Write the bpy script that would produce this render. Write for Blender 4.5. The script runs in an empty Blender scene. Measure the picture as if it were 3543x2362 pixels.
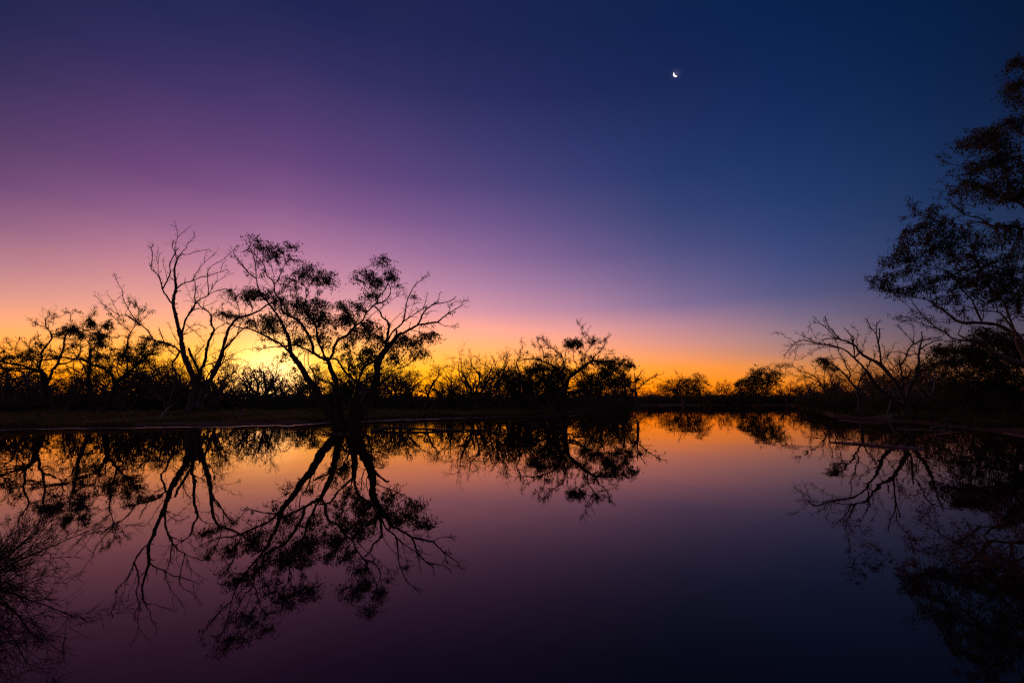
import bpy, math, random
import numpy as np
from mathutils import Vector

PI = math.pi
scene = bpy.context.scene
COL = scene.collection
rng = np.random.default_rng(11)
random.seed(5)

# ------------------------------------------------------------------ camera
F_PX, CX, CY = 1575.0, 1771.5, 1181.0            # 16 mm lens on a 36 mm wide frame of 3543 px
PITCH = math.atan(209.0 / F_PX)
CAM_H = 1.5
cp, sp = math.cos(PITCH), math.sin(PITCH)

def at(x, y, Y):
    """world point seen at photo pixel (x, y) that lies Y metres ahead"""
    u = np.asarray(x, float) - CX
    v = CY - np.asarray(y, float)
    f = F_PX * cp - v * sp
    z = F_PX * sp + v * cp
    Y = np.asarray(Y, float) + 0 * u
    return np.stack([u / f * Y, Y, CAM_H + z / f * Y], -1)

def ratio(y):
    v = CY - y
    return (F_PX * sp + v * cp) / (F_PX * cp - v * sp)

def ray(az, el):
    d = np.array([math.sin(az) * math.cos(el), math.cos(az) * math.cos(el), math.sin(el)])
    fwd = d[1] * cp + d[2] * sp
    up = -d[1] * sp + d[2] * cp
    return (CX + F_PX * d[0] / fwd, CY - F_PX * up / fwd)

cam = bpy.data.cameras.new('camera')
cam.lens = 36.0 * F_PX / 3543.0
cam.sensor_width = 36.0
cam.clip_start = 0.05
cam.clip_end = 20000
cam_o = bpy.data.objects.new('camera', cam)
COL.objects.link(cam_o)
cam_o.location = (0, 0, CAM_H)
cam_o.rotation_euler = (PI / 2 + PITCH, 0, 0)
scene.camera = cam_o
scene.render.engine = 'CYCLES'
scene.cycles.use_denoising = False      # the silhouettes are finer than a denoiser keeps
scene.cycles.filter_width = 1.25
scene.cycles.max_bounces = 5

# ------------------------------------------------------------------ materials
def lin(h):
    h = h.lstrip('#')
    out = []
    for i in (0, 2, 4):
        c = int(h[i:i + 2], 16) / 255.0
        out.append(c / 12.92 if c <= 0.04045 else ((c + 0.055) / 1.055) ** 2.4)
    return tuple(out)

def new_mat(name):
    m = bpy.data.materials.new(name)
    m.use_nodes = True
    nt = m.node_tree
    b = nt.nodes['Principled BSDF']
    return m, nt, b

def noise_mat(name, c1, c2, scale=6.0, stretch=(1, 1, 1), rough=0.85, bump=0.4, spec=0.3, bdist=0.02):
    m, nt, b = new_mat(name)
    tc = nt.nodes.new('ShaderNodeTexCoord')
    mp = nt.nodes.new('ShaderNodeMapping')
    mp.inputs['Scale'].default_value = stretch
    nt.links.new(tc.outputs['Object'], mp.inputs['Vector'])
    n = nt.nodes.new('ShaderNodeTexNoise')
    n.inputs['Scale'].default_value = scale
    n.inputs['Detail'].default_value = 6
    nt.links.new(mp.outputs[0], n.inputs['Vector'])
    r = nt.nodes.new('ShaderNodeValToRGB')
    r.color_ramp.elements[0].color = (*c1, 1)
    r.color_ramp.elements[0].position = 0.35
    r.color_ramp.elements[1].color = (*c2, 1)
    r.color_ramp.elements[1].position = 0.65
    nt.links.new(n.outputs['Fac'], r.inputs['Fac'])
    nt.links.new(r.outputs['Color'], b.inputs['Base Color'])
    b.inputs['Roughness'].default_value = rough
    b.inputs['Specular IOR Level'].default_value = spec
    if bump:
        bp = nt.nodes.new('ShaderNodeBump')
        bp.inputs['Strength'].default_value = bump
        bp.inputs['Distance'].default_value = bdist
        nt.links.new(n.outputs['Fac'], bp.inputs['Height'])
        nt.links.new(bp.outputs['Normal'], b.inputs['Normal'])
    return m

M_BARK = noise_mat('gum_bark', (0.07, 0.045, 0.03), (0.20, 0.14, 0.10), 5, (1, 1, .25))
M_DARKBARK = noise_mat('dark_bark', (0.022, 0.014, 0.010), (0.085, 0.055, 0.040), 5, (1, 1, .25))
M_DEAD = noise_mat('dead_wood', (0.10, 0.065, 0.05), (0.25, 0.18, 0.14), 6, (1, 1, .2))
M_GREY = noise_mat('weathered_grey_wood', (0.05, 0.035, 0.028), (0.15, 0.11, 0.085), 6, (1, 1, .2))
M_PALE = noise_mat('pale_driftwood', (0.25, 0.17, 0.14), (0.5, 0.38, 0.32), 8, (1, 1, 1))
M_LEAF = noise_mat('gum_leaves', (0.040, 0.048, 0.018), (0.09, 0.09, 0.035), 0.8, rough=0.6, bump=0)
M_DARKLEAF = noise_mat('scrub_leaves', (0.045, 0.048, 0.018), (0.10, 0.09, 0.035), 0.6, rough=0.7, bump=0)
M_RED = noise_mat('reddish_twig', (0.07, 0.028, 0.022), (0.16, 0.075, 0.06), 9, bump=0)
M_GRASS = noise_mat('bank_grass', (0.12, 0.12, 0.03), (0.30, 0.22, 0.08), 0.25, rough=0.8, bump=0)
M_STRAW = noise_mat('dry_grass', (0.35, 0.24, 0.12), (0.55, 0.40, 0.24), 1.5, rough=0.8, bump=0)
M_LOG = noise_mat('weathered_log', (0.12, 0.08, 0.09), (0.24, 0.18, 0.20), 5, (1, 1, 1), rough=0.6)

def see_through(m, amount):
    """thin leaves and blades let some light pass"""
    nt = m.node_tree; b = nt.nodes['Principled BSDF']
    t = nt.nodes.new('ShaderNodeBsdfTranslucent'); mx = nt.nodes.new('ShaderNodeMixShader')
    src = b.inputs['Base Color'].links[0].from_socket
    nt.links.new(src, t.inputs['Color']); mx.inputs[0].default_value = amount
    nt.links.new(b.outputs[0], mx.inputs[1]); nt.links.new(t.outputs[0], mx.inputs[2])
    nt.links.new(mx.outputs[0], nt.nodes['Material Output'].inputs['Surface'])
for m_ in (M_LEAF, M_DARKLEAF, M_GRASS, M_STRAW):
    see_through(m_, .4)

# ------------------------------------------------------------------ mesh helpers
class MB:
    def __init__(self):
        self.v, self.q, self.t, self.n = [], [], [], 0
    def add(self, v, quads=None, tris=None):
        v = np.asarray(v, np.float32).reshape(-1, 3)
        if quads is not None and len(quads):
            self.q.append(np.asarray(quads, np.int32).reshape(-1, 4) + self.n)
        if tris is not None and len(tris):
            self.t.append(np.asarray(tris, np.int32).reshape(-1, 3) + self.n)
        self.v.append(v)
        self.n += len(v)
    def tubes(self, P, R, sides):
        """P (T,N,3) centre lines, R (T,N) radii: batch of tapered tubes"""
        P = np.asarray(P, float); R = np.asarray(R, float)
        if P.ndim == 2:
            P, R = P[None], R[None]
        T, N, _ = P.shape
        if T == 0:
            return
        tan = np.gradient(P, axis=1)
        tan /= np.linalg.norm(tan, axis=-1, keepdims=True) + 1e-9
        ch = P[:, -1] - P[:, 0]
        ref = np.where((np.abs(ch[:, 1:2]) > 0.8 * np.linalg.norm(ch, axis=1, keepdims=True)),
                       np.array([[0, 0, 1.0]]), np.array([[0, 1.0, 0]]))[:, None, :] + 0 * P
        a = np.cross(tan, ref); a /= np.linalg.norm(a, axis=-1, keepdims=True) + 1e-9
        b = np.cross(tan, a)
        th = np.arange(sides) * 2 * PI / sides
        ring = (P[:, :, None] + R[:, :, None, None] *
                (a[:, :, None] * np.cos(th)[None, None, :, None] + b[:, :, None] * np.sin(th)[None, None, :, None]))
        idx = np.arange(T * N * sides).reshape(T, N, sides)
        i0 = idx[:, :-1]; i1 = idx[:, 1:]
        q = np.stack([i0, np.roll(i0, -1, 2), np.roll(i1, -1, 2), i1], -1).reshape(-1, 4)
        self.add(ring.reshape(-1, 3), q)
        if sides >= 4:      # close both ends
            for e in (0, N - 1):
                r = idx[:, e]
                for k in range(1, sides - 1):
                    self.t.append((np.stack([r[:, 0], r[:, k], r[:, k + 1]], -1) + self.n - T * N * sides).astype(np.int32))
    def build(self, name, mat, parent=None, smooth=False):
        me = bpy.data.meshes.new(name)
        if self.n == 0:
            self.add(np.zeros((3, 3)), tris=[[0, 1, 2]])
        v = np.concatenate(self.v)
        q = np.concatenate(self.q) if self.q else np.zeros((0, 4), np.int32)
        t = np.concatenate(self.t) if self.t else np.zeros((0, 3), np.int32)
        me.vertices.add(len(v)); me.vertices.foreach_set('co', v.ravel())
        nl = len(q) * 4 + len(t) * 3
        me.loops.add(nl)
        me.loops.foreach_set('vertex_index', np.concatenate([q.ravel(), t.ravel()]).astype(np.int32))
        me.polygons.add(len(q) + len(t))
        st = np.concatenate([np.arange(len(q)) * 4, len(q) * 4 + np.arange(len(t)) * 3]).astype(np.int32)
        me.polygons.foreach_set('loop_start', st)
        if smooth:
            me.polygons.foreach_set('use_smooth', np.ones(len(st), bool))
        me.update(calc_edges=True)
        me.materials.append(mat)
        o = bpy.data.objects.new(name, me)
        COL.objects.link(o)
        if parent is not None:
            o.parent = parent
            o.matrix_parent_inverse = parent.matrix_world.inverted() if False else o.matrix_parent_inverse
        return o

def thing(name, label, cat, loc=(0, 0, 0), group=None):
    o = bpy.data.objects.new(name, None)
    o.empty_display_size = 0.3
    COL.objects.link(o)
    o.location = tuple(float(c) for c in loc)
    o['label'] = label; o['category'] = cat
    if group: o['group'] = group
    return o

def unit(a):
    return a / (np.linalg.norm(a, axis=-1, keepdims=True) + 1e-9)

def grow(O, D, L, r0, n=5, crook=0.25, up=0.05, taper=0.35):
    """batch of crooked twigs from origins O along D with length L: returns (T,n,3), (T,n)"""
    T = len(O)
    P = np.zeros((T, n, 3)); P[:, 0] = O
    d = unit(D)
    step = (np.asarray(L) / (n - 1))[:, None]
    for k in range(1, n):
        d = unit(d + rng.normal(0, crook, (T, 3)) + np.array([0, 0, up]))
        P[:, k] = P[:, k - 1] + d * step
    R = np.asarray(r0)[:, None] * np.linspace(1, taper, n)[None]
    return P, R

def spawn(P, R, per, lscale, ang=0.9, up=0.25, tmin=0.2, rs=0.5, tmax=1.0):
    """side shoots from batch P (T,N,3): `per` shoots each, length lscale*parent length"""
    T, N, _ = P.shape
    if T == 0:
        return np.zeros((0, 3)), np.zeros((0, 3)), np.zeros(0), np.zeros(0)
    ti = np.repeat(np.arange(T), per)
    s = rng.uniform(tmin, tmax, len(ti)) * (N - 1) * 0.9999
    k = np.minimum(s.astype(int), N - 2); f = (s - k)[:, None]
    O = P[ti, k] * (1 - f) + P[ti, k + 1] * f
    tan = unit(P[ti, k + 1] - P[ti, k])
    side = unit(np.cross(tan, unit(rng.normal(0, 1, (len(ti), 3)))))
    a = rng.normal(ang, 0.25, len(ti))[:, None]
    D = tan * np.cos(a) + side * np.sin(a) + np.array([0, 0, up])
    plen = np.linalg.norm(P[:, -1] - P[:, 0], axis=1)[ti]
    L = plen * lscale * rng.uniform(0.5, 1.3, len(ti))
    r = R[ti, k] * rs
    return O, D, L, r

def leaves(mb, C, n, spread, ll, lw, droop=0.6):
    """n leaf blades round each centre in C (K,3): narrow hanging diamonds"""
    K = len(C)
    if K == 0 or n < 1:
        return
    c = np.repeat(C, n, 0)
    T = len(c)
    p = c + rng.normal(0, 1, (T, 3)) * np.asarray(spread)
    d = unit(rng.normal(0, 1, (T, 3)) + np.array([0, 0, -droop * 2]))
    w = unit(np.cross(d, unit(rng.normal(0, 1, (T, 3)))))
    L = (ll * rng.uniform(0.6, 1.3, T))[:, None]; W = (lw * rng.uniform(0.7, 1.3, T))[:, None] * 0.5
    V = np.stack([p, p + d * L * .45 + w * W, p + d * L, p + d * L * .4 - w * W], 1)
    mb.add(V.reshape(-1, 3), np.arange(T * 4).reshape(T, 4))

def catmull(P, m=5):
    P = np.asarray(P, float)
    if len(P) < 3:
        t = np.linspace(0, 1, m * (len(P) - 1) + 1)[:, None]
        return P[0] * (1 - t) + P[-1] * t
    E = np.vstack([2 * P[0] - P[1], P, 2 * P[-1] - P[-2]])
    out = []
    for i in range(1, len(E) - 2):
        t = np.linspace(0, 1, m, endpoint=False)[:, None]
        a, b, c, d = E[i - 1], E[i], E[i + 1], E[i + 2]
        out.append(0.5 * ((2 * b) + (c - a) * t + (2 * a - 5 * b + 4 * c - d) * t ** 2 + (3 * b - a - 3 * c + d) * t ** 3))
    out.append(P[-1:])
    return np.vstack(out)

# ------------------------------------------------------------------ traced trees
CR = {  # survey windows: origin and scale of the readings taken from the photograph
    'A': (480, 740, 3.92), 'B': (480, 1080, 3.92), 'C': (820, 800, 4.6125), 'D': (1180, 850, 4.48),
    'E': (900, 1120, 3.92), 'F': (0, 1040, 3.408), 'G': (1700, 1100, 3.92), 'H': (2660, 1060, 3.563),
    'I': (2980, 700, 3.137), 'J': (3040, 1060, 3.135), '1': (0, 700, 1.96), '6': (2900, 150, 1.568),
    '4': (2200, 1050, 3.136), '3': (1350, 1050, 2.4758), 'P': (0, 0, 1.0)}

def pxs(c, pts):
    ox, oy, s = CR[c]
    a = np.array([float(t) for t in pts.replace(',', ' ').split()]).reshape(-1, 2)
    return a / s + np.array([ox, oy])

class Tree:
    """a tree surveyed from the photograph, rebuilt with real distance, depth and thickness"""
    def __init__(self, name, label, D, base_px, mat, leafmat=None, cat='tree', group=None, depth=0.35):
        self.D = D
        b = at(base_px[0], base_px[1], D)
        self.base = b
        self.root = thing(name, label, cat, b, group)
        self.mat, self.leafmat = mat, leafmat or M_LEAF
        self.px = []; self.dep = []       # known skeleton points
        self.depth = depth
    def near(self, p):
        P = np.vstack(self.px); d = np.concatenate(self.dep)
        q = np.hypot(P[:, 0] - p[0], P[:, 1] - p[1]); i = int(q.argmin())
        return P[i], d[i], q[i]
    def branch(self, c, pts, w0, w1, part='branch', tw=1.0, tl=1.0, lev=3, dz=None, wob=1.0, flare=0, lf=0):
        a = pxs(c, pts)
        d0 = 0.0
        if self.px:
            n, dn, q = self.near(a[0])
            n2, dn2, q2 = self.near(a[-1])
            if q2 < q and q2 < 22 and part != 'trunk' and w1 >= w0:
                pass
            d0 = dn
            if 1.5 < q < 25 and part != 'trunk':
                a = np.vstack([n, a])
        length = np.abs(np.diff(a, axis=0)).sum()
        k = self.D / F_PX
        if dz is None:
            dz = rng.choice([-1, 1]) * rng.uniform(0.3, 1.0) * length * k * self.depth
        s = catmull(a, 6)
        t = np.linspace(0, 1, len(s))
        w = w0 + (w1 - w0) * t ** 0.85
        if flare:
            w = w * (1 + flare * np.exp(-t * 9))
        jit = rng.normal(0, 1, s.shape); jit[0] = 0
        jit = (jit + np.roll(jit, 1, 0)) / 2
        s = s + jit * np.clip(w, 2, 7)[:, None] * 0.13 * wob
        dep = self.D + d0 + dz * t + np.cumsum(rng.normal(0, 0.01, len(s)))
        P = at(s[:, 0], s[:, 1], dep)
        R = w * (0.46 if part != 'trunk' else 0.5) * dep / F_PX
        kn = rng.normal(0, 1, len(R)); kn = (kn + np.roll(kn, 1)) * .5
        R = R * (1 + 0.11 * kn)
        self.px.append(s); self.dep.append(dep - self.D)
        mb = MB()
        mb.tubes(P - self.base, R, 9 if w0 > 12 else (6 if w0 > 4 else 5))
        if tw > 0 and w0 > 3:
            O, D, L, r = spawn((P - self.base)[None], R[None], max(2, int(len(s) / 7)), 1.0, ang=.9, up=.1, tmin=.1, rs=.5)
            L = rng.uniform(.12, .45, len(O)) * self.D / 30
            Ps, Rs = grow(O, D, L, r, 3, .15, 0, .55)
            mb.tubes(Ps, Rs, 5)
        if tw > 0:
            # twigs along the outer part of the branch
            Lm = np.linalg.norm(np.diff(P, axis=0), axis=1).sum()
            per = max(4, int(tw * Lm * 15))
            Pb, Rb = (P - self.base)[None], R[None]
            O, D, L, r = spawn(Pb, Rb, per, 1.0, ang=0.75, up=0.15, tmin=0.3 if w0 > 6 else 0.15)
            L = tl * rng.uniform(0.25, 1.0, len(O)) * min(1.0, 0.35 + Lm * 0.12) * 0.75
            r = np.clip(r * 0.5, 0.007, 0.014) * (self.D / 30)
            P1, R1 = grow(O, D, L, r, 6, 0.28, 0.05)
            mb.tubes(P1, R1, 3)
            if lev > 1:
                O, D, L, r = spawn(P1, R1, 3, 0.5, ang=0.7, rs=0.8)
                P2, R2 = grow(O, D, L, np.maximum(r * .8, 0.0050 * self.D / 30), 4, 0.3, 0.03)
                mb.tubes(P2, R2, 3)
                if lev > 2:
                    O, D, L, r = spawn(P2, R2, 2, 0.6, ang=0.7, rs=0.8)
                    P3, R3 = grow(O, D, L, np.maximum(r * .8, 0.0038 * self.D / 30), 3, 0.3, 0.0)
                    mb.tubes(P3, R3, 3)
        wo = mb.build(part, self.mat, self.root, smooth=True)
        if lf > 0 and tw > 0 and lev > 1:
            sel = P2[rng.uniform(0, 1, len(P2)) < lf]
            if len(sel):
                ml = MB()
                leaves(ml, np.concatenate([sel[:, -1], sel[:, 2]]), 5, (.07, .07, .07), .17 * self.D / 26, .034 * self.D / 26, .6)
                ml.build('leaves', self.leafmat, wo)
    def clump(self, c, spec, den=1.25, ll=0.21, lw=0.046, part='foliage', merge=False, twig=1.0, droop=0.6):
        """spec: 'x y rx ry density; ...'"""
        ox, oy, s = CR[c]
        mbm = MB(); mtw = MB()
        for it in spec.split(';'):
            if not it.strip():
                continue
            x, y, rx, ry, dn = [float(t) for t in it.replace(',', ' ').split()]
            x, y, rx, ry = x / s + ox, y / s + oy, rx / s * 1.12, ry / s * 1.2
            n, dd, q = self.near((x, y + ry * 0.4))
            k = self.D / F_PX
            dep = self.D + dd + rng.normal(0, 0.5) * rx * k
            a, b = rx * k, ry * k
            C = at(x, y, dep) - self.base
            area = PI * a * b
            sc_ = (self.D / 30) if self.D > 60 else 1.0
            K = max(4, int(area / sc_ ** 2 * 26 + 4))
            # sub clusters on an uneven ellipsoid
            K = int(K * 1.5)
            u = unit(rng.normal(0, 1, (K, 3))) * (rng.uniform(0.1, 1.25, (K, 1)) ** 0.6)
            S = C + u * np.array([a, (a + b) * .6, b])
            mb = mbm if merge else MB()
            nl = max(5, int(area * 900 * dn * den / K * (0.17 * 0.034) / (ll * lw)))
            # each one a spray: leaves hung along a short drooping shoot
            dr = unit((S - C) * np.array([1, 1, .5]) + rng.normal(0, .25, (K, 3)) * a + np.array([0, 0, -.35 * b])) * (rng.uniform(.15, .42, (K, 1)) * sc_)
            ns = 3
            for q_ in range(ns):
                tq = q_ / (ns - 1)
                Sq = S + dr * tq + np.array([0, 0, -.10 * sc_]) * tq * tq
                cnt = max(1, int(round(nl / ns * rng.uniform(.7, 1.3))))
                sp_ = (0.075 - .02 * tq) * sc_
                leaves(mb, Sq, cnt, (sp_, sp_, sp_ * .8), ll, lw, droop)
            # stems that carry the sub clusters
            O = np.repeat((at(n[0], n[1], self.D + dd) - self.base)[None], K, 0) + rng.normal(0, 0.03, (K, 3))
            mid = (O + S) / 2 + rng.normal(0, 0.10, (K, 3)) * np.array([a, a, b]) + np.array([0, 0, -0.15 * b])
            tt = np.linspace(0, 1, 6)[None, :, None]
            Pq = (1 - tt) ** 2 * O[:, None] + 2 * tt * (1 - tt) * mid[:, None] + tt ** 2 * S[:, None]
            Pq[:, 1:-1] += rng.normal(0, 0.015, Pq[:, 1:-1].shape)
            Rq = np.linspace(0.016, 0.005, 6)[None] * np.ones((K, 1)) * (self.D / 30) * twig
            mt = MB(); mt.tubes(Pq, Rq, 3)
            O2, D2, L2, r2 = spawn(Pq, Rq, 4, 0.4, tmin=.45)
            L2 = np.clip(L2, 0.08, 0.35)
            P2, R2 = grow(O2, D2, L2, np.maximum(r2, .0035), 4, .3, .05)
            mt.tubes(P2, R2, 3)
            if not merge:
                lo = mb.build(part, self.leafmat, self.root)
                mt.build('stems', self.mat, lo)
            else:
                mtw.v += [vv for vv in mt.v]; mtw.q += [qq + mtw.n for qq in mt.q]; mtw.n += mt.n
        if merge:
            lo = mbm.build('crown', self.leafmat, self.root)
            mtw.build('stems', self.mat, lo)


# ------------------------------------------------------------------ sky
XS = [0, 300, 600, 900, 1176, 1500, 1764, 2050, 2352]
SKY = [
 (0,   '1f2350 1e2553 1c2454 16204f 12204e 0b2050 04204e 021d48 001638'),
 (200, '39305f 43336a 40336b 343066 252960 1a2759 12265a 0c2553 06193c'),
 (400, '6b4675 75497f 744a84 5f4580 44407a 2b3a70 20376c 1c3363 152447'),
 (500, '8f5f83 9a6590 9b6696 855b92 6a528c 3e4679 2c4075 243a69 1a2a4a'),
 (600, 'b97f8d c98597 c884a4 b07aa2 8f6a9c 5b5589 414c83 32426f 243250'),
 (700, 'e6a08a eda493 e79ea0 d99aa8 bd8aac 8a719a 625e8a 494b73 303450'),
 (760, 'ffae60 ffb268 ffc07c ffb088 eaa898 c28c98 977c8c 6a5a72 3a3348'),
 (800, 'ffac38 ffb848 ffcc60 ffbc60 ffb070 d6967e a87e7e 7a6468 483744'),
 (840, 'ffa810 ffb414 ffcc30 ffc428 ffb428 fa9c38 dc8c4c a86c48 5a3c38'),
 (880, 'ff9c00 ffa800 ffc000 ffb800 ffaa00 ff9400 f48a10 c06a20 704020'),
 (915, 'ff8c00 ff9800 ffb000 ffa400 ff9400 ff8000 e87008 b05510 603010'),
]
SY = np.array([r[0] for r in SKY], float)
SG = np.array([[lin(h) for h in r[1].split()] for r in SKY])
# the sunset band is brighter than the film can hold, in red most of all
hot = np.interp(SY, [690, 790, 915], [0, .75, 1])[:, None]
SG[:, :, 0] *= 1 + .55 * hot * np.array([1, 1, 1, 1, .9, .6, .3, .1, 0])
SG[:, :, 1] *= 1 + .10 * hot
SG[:, :, 0] *= 1 - np.interp(SY, [0, 450, 640], [1, 1, 0])[:, None] * np.array([-.03, -.02, 0, .04, .10, .15, .18, .20, .2])
SG *= np.interp(SY, [0, 200, 450, 650, 760], [.92, .88, .90, .96, 1])[:, None, None]

def sky_at(az, el):
    x, y = ray(az, el)
    x = min(max(x * 2352 / 3543, 0), 2352); y = y * 2352 / 3543
    ext = 1.0
    if y < 0:
        ext = max(0.45, 1 + y / 1400.0)
    y = min(max(y, 0), 915)
    j = min(np.searchsorted(SY, y, 'right') - 1, len(SY) - 2)
    i = min(np.searchsorted(XS, x, 'right') - 1, len(XS) - 2)
    fy = (y - SY[j]) / (SY[j + 1] - SY[j]); fx = (x - XS[i]) / (XS[i + 1] - XS[i])
    c = (SG[j, i] * (1 - fx) + SG[j, i + 1] * fx) * (1 - fy) + (SG[j + 1, i] * (1 - fx) + SG[j + 1, i + 1] * fx) * fy
    return c * ext

ELS = [0, 1.2, 2.5, 4, 5.5, 7, 9, 11.5, 14.5, 18, 22, 26.5, 31, 36, 41, 55, 90]
AZS = [-52, -40, -28, -16, -4, 8, 20, 32, 44, 54]
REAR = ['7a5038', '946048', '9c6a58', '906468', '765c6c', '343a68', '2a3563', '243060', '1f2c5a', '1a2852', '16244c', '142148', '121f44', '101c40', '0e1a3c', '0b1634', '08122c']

world = bpy.data.worlds.new('World')
scene.world = world
world.use_nodes = True
wn = world.node_tree
for n in list(wn.nodes):
    wn.nodes.remove(n)
def N(t, **kw):
    n = wn.nodes.new(t)
    for k, v in kw.items():
        setattr(n, k, v)
    return n
def M(op, a, b=None, clamp=False):
    n = N('ShaderNodeMath', operation=op, use_clamp=clamp)
    for i, s in enumerate((a, b)):
        if s is None: continue
        if isinstance(s, (int, float)): n.inputs[i].default_value = s
        else: wn.links.new(s, n.inputs[i])
    return n.outputs[0]
def V(op, a, b=None):
    n = N('ShaderNodeVectorMath', operation=op)
    for i, s in enumerate((a, b)):
        if s is None: continue
        if isinstance(s, tuple): n.inputs[i].default_value = s
        else: wn.links.new(s, n.inputs[i])
    return n
tc = N('ShaderNodeTexCoord')
nrm = V('NORMALIZE', tc.outputs['Generated'])
sepx = N('ShaderNodeSeparateXYZ')
wn.links.new(nrm.outputs[0], sepx.inputs[0])
el = M('DIVIDE', M('ARCSINE', sepx.outputs['Z']), PI / 2, True)
az = M('ARCTAN2', sepx.outputs['X'], sepx.outputs['Y'])
EMAP = lambda e: (e / 90.0) ** 0.5
elf = M('POWER', el, 0.5)

def ramp(cols):
    r = N('ShaderNodeValToRGB')
    r.color_ramp.interpolation = 'B_SPLINE' if False else 'LINEAR'
    e = r.color_ramp.elements
    e[0].position = 0; e[0].color = (*cols[0], 1)
    e[1].position = 1; e[1].color = (*cols[-1], 1)
    for p, c in zip(ELS[1:-1], cols[1:-1]):
        k = e.new(EMAP(p)); k.color = (*c, 1)
    wn.links.new(elf, r.inputs['Fac'])
    return r.outputs['Color']

stations = [(math.radians(a), ramp([tuple(sky_at(math.radians(a), math.radians(e))) for e in ELS])) for a in AZS]
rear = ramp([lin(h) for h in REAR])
def mix(a, b, f):
    n = N('ShaderNodeMix', data_type='RGBA')
    wn.links.new(f, n.inputs[0]); wn.links.new(a, n.inputs[6]); wn.links.new(b, n.inputs[7])
    return n.outputs[2]
cur = stations[0][1]
for (a0, _), (a1, c1) in zip(stations[:-1], stations[1:]):
    cur = mix(cur, c1, M('DIVIDE', M('SUBTRACT', az, a0), a1 - a0, True))
# unseen sky behind the viewer, low part brightened and warmed to light the bank
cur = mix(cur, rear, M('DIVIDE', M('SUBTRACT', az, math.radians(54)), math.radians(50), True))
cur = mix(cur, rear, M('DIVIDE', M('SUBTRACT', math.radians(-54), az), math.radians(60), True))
# unseen zenith, one colour at any azimuth, brightened to light the ground
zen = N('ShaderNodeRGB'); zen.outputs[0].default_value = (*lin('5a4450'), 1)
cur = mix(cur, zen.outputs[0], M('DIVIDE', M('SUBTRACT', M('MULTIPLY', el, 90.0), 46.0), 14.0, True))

# glow where the sun has gone down
SUN_AZ = math.atan((945 - CX) / (F_PX * cp)) ; SUN_EL = math.radians(2.5)
sd = (math.sin(SUN_AZ) * math.cos(SUN_EL), math.cos(SUN_AZ) * math.cos(SUN_EL), math.sin(SUN_EL))
def lobe(sig, squash):
    df = V('SUBTRACT', nrm.outputs[0], sd)
    sc = V('MULTIPLY', df.outputs[0], (1, 1, squash))
    ln = V('LENGTH', sc.outputs[0]).outputs['Value']
    q = M('DIVIDE', ln, math.radians(sig))
    return M('EXPONENT', M('MULTIPLY', M('MULTIPLY', q, q), -1.0))
def addc(base, fac, colr):
    s = N('ShaderNodeVectorMath', operation='SCALE')
    s.inputs[0].default_value = colr
    wn.links.new(fac, s.inputs['Scale'])
    return V('ADD', base, s.outputs[0]).outputs[0]
cur = addc(cur, lobe(3.6, 1.2), (1.4, 1.0, 0.62))
cur = addc(cur, lobe(8.5, 1.7), (0.30, 0.15, 0.0))

MOON = at(2338.0, 257.0, 1.0) - np.array([0, 0, CAM_H]); MOON = MOON / np.linalg.norm(MOON)
dm = V('LENGTH', V('SUBTRACT', nrm.outputs[0], tuple(float(c) for c in MOON)).outputs[0]).outputs['Value']
qm = M('DIVIDE', dm, math.radians(.36))
cur = addc(cur, M('EXPONENT', M('MULTIPLY', M('MULTIPLY', qm, qm), -1.0)), (.045, .03, .045))
bg = N('ShaderNodeBackground'); bg.inputs['Strength'].default_value = 1.0
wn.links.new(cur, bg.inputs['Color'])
# a thin physical twilight sky on top of the measured dusk gradient
nish = N('ShaderNodeTexSky')
nish.sky_type = 'NISHITA'; nish.sun_disc = False
nish.sun_elevation = math.radians(-3.0); nish.sun_rotation = SUN_AZ
bg2 = N('ShaderNodeBackground'); bg2.inputs['Strength'].default_value = 0.05
wn.links.new(nish.outputs[0], bg2.inputs['Color'])
ad = N('ShaderNodeAddShader'); wo = N('ShaderNodeOutputWorld')
wn.links.new(bg.outputs[0], ad.inputs[0]); wn.links.new(bg2.outputs[0], ad.inputs[1])
wn.links.new(ad.outputs[0], wo.inputs['Surface'])

sun = bpy.data.lights.new('afterglow_sun', 'SUN')
sun.energy = 0.05; sun.angle = math.radians(0.6); sun.color = (1.0, 0.55, 0.22)
so = bpy.data.objects.new('afterglow_sun', sun); COL.objects.link(so)
so.rotation_euler = Vector((sd[0], sd[1], math.sin(math.radians(1.2)))).to_track_quat('Z', 'Y').to_euler()

scene.view_settings.view_transform = 'Standard'
scene.view_settings.look = 'None'
scene.view_settings.exposure = 0
scene.view_settings.gamma = 1

# ------------------------------------------------------------------ ground, shore, water
SHORE = [(0, 1486), (200, 1484), (400, 1481), (700, 1478), (1000, 1472), (1150, 1462), (1350, 1454), (1700, 1444), (1900, 1441),
         (2040, 1434), (2130, 1426), (2180, 1414), (2230, 1405), (2500, 1401), (2750, 1402), (2790, 1412), (2850, 1430),
         (2880, 1440), (3000, 1450), (3200, 1466), (3400, 1490), (3543, 1508)]
sa, sr = [], []
for x, y in SHORE:
    p = at(x, y, 1.0); t = CAM_H / (CAM_H - p[2])
    X, Y = p[0] * t, t
    sa.append(math.atan2(X, Y)); sr.append(math.hypot(X, Y))
sa = [-PI, -2.6, -2.0, -1.5, -1.1] + sa + [1.05, 1.5, 2.0, 2.6, PI]
sr = [1.6, 2.6, 7.0, 20.0, 33.0] + sr + [20.0, 11.0, 6.0, 2.6, 1.6]
sa, sr = np.array(sa), np.array(sr)

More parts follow.
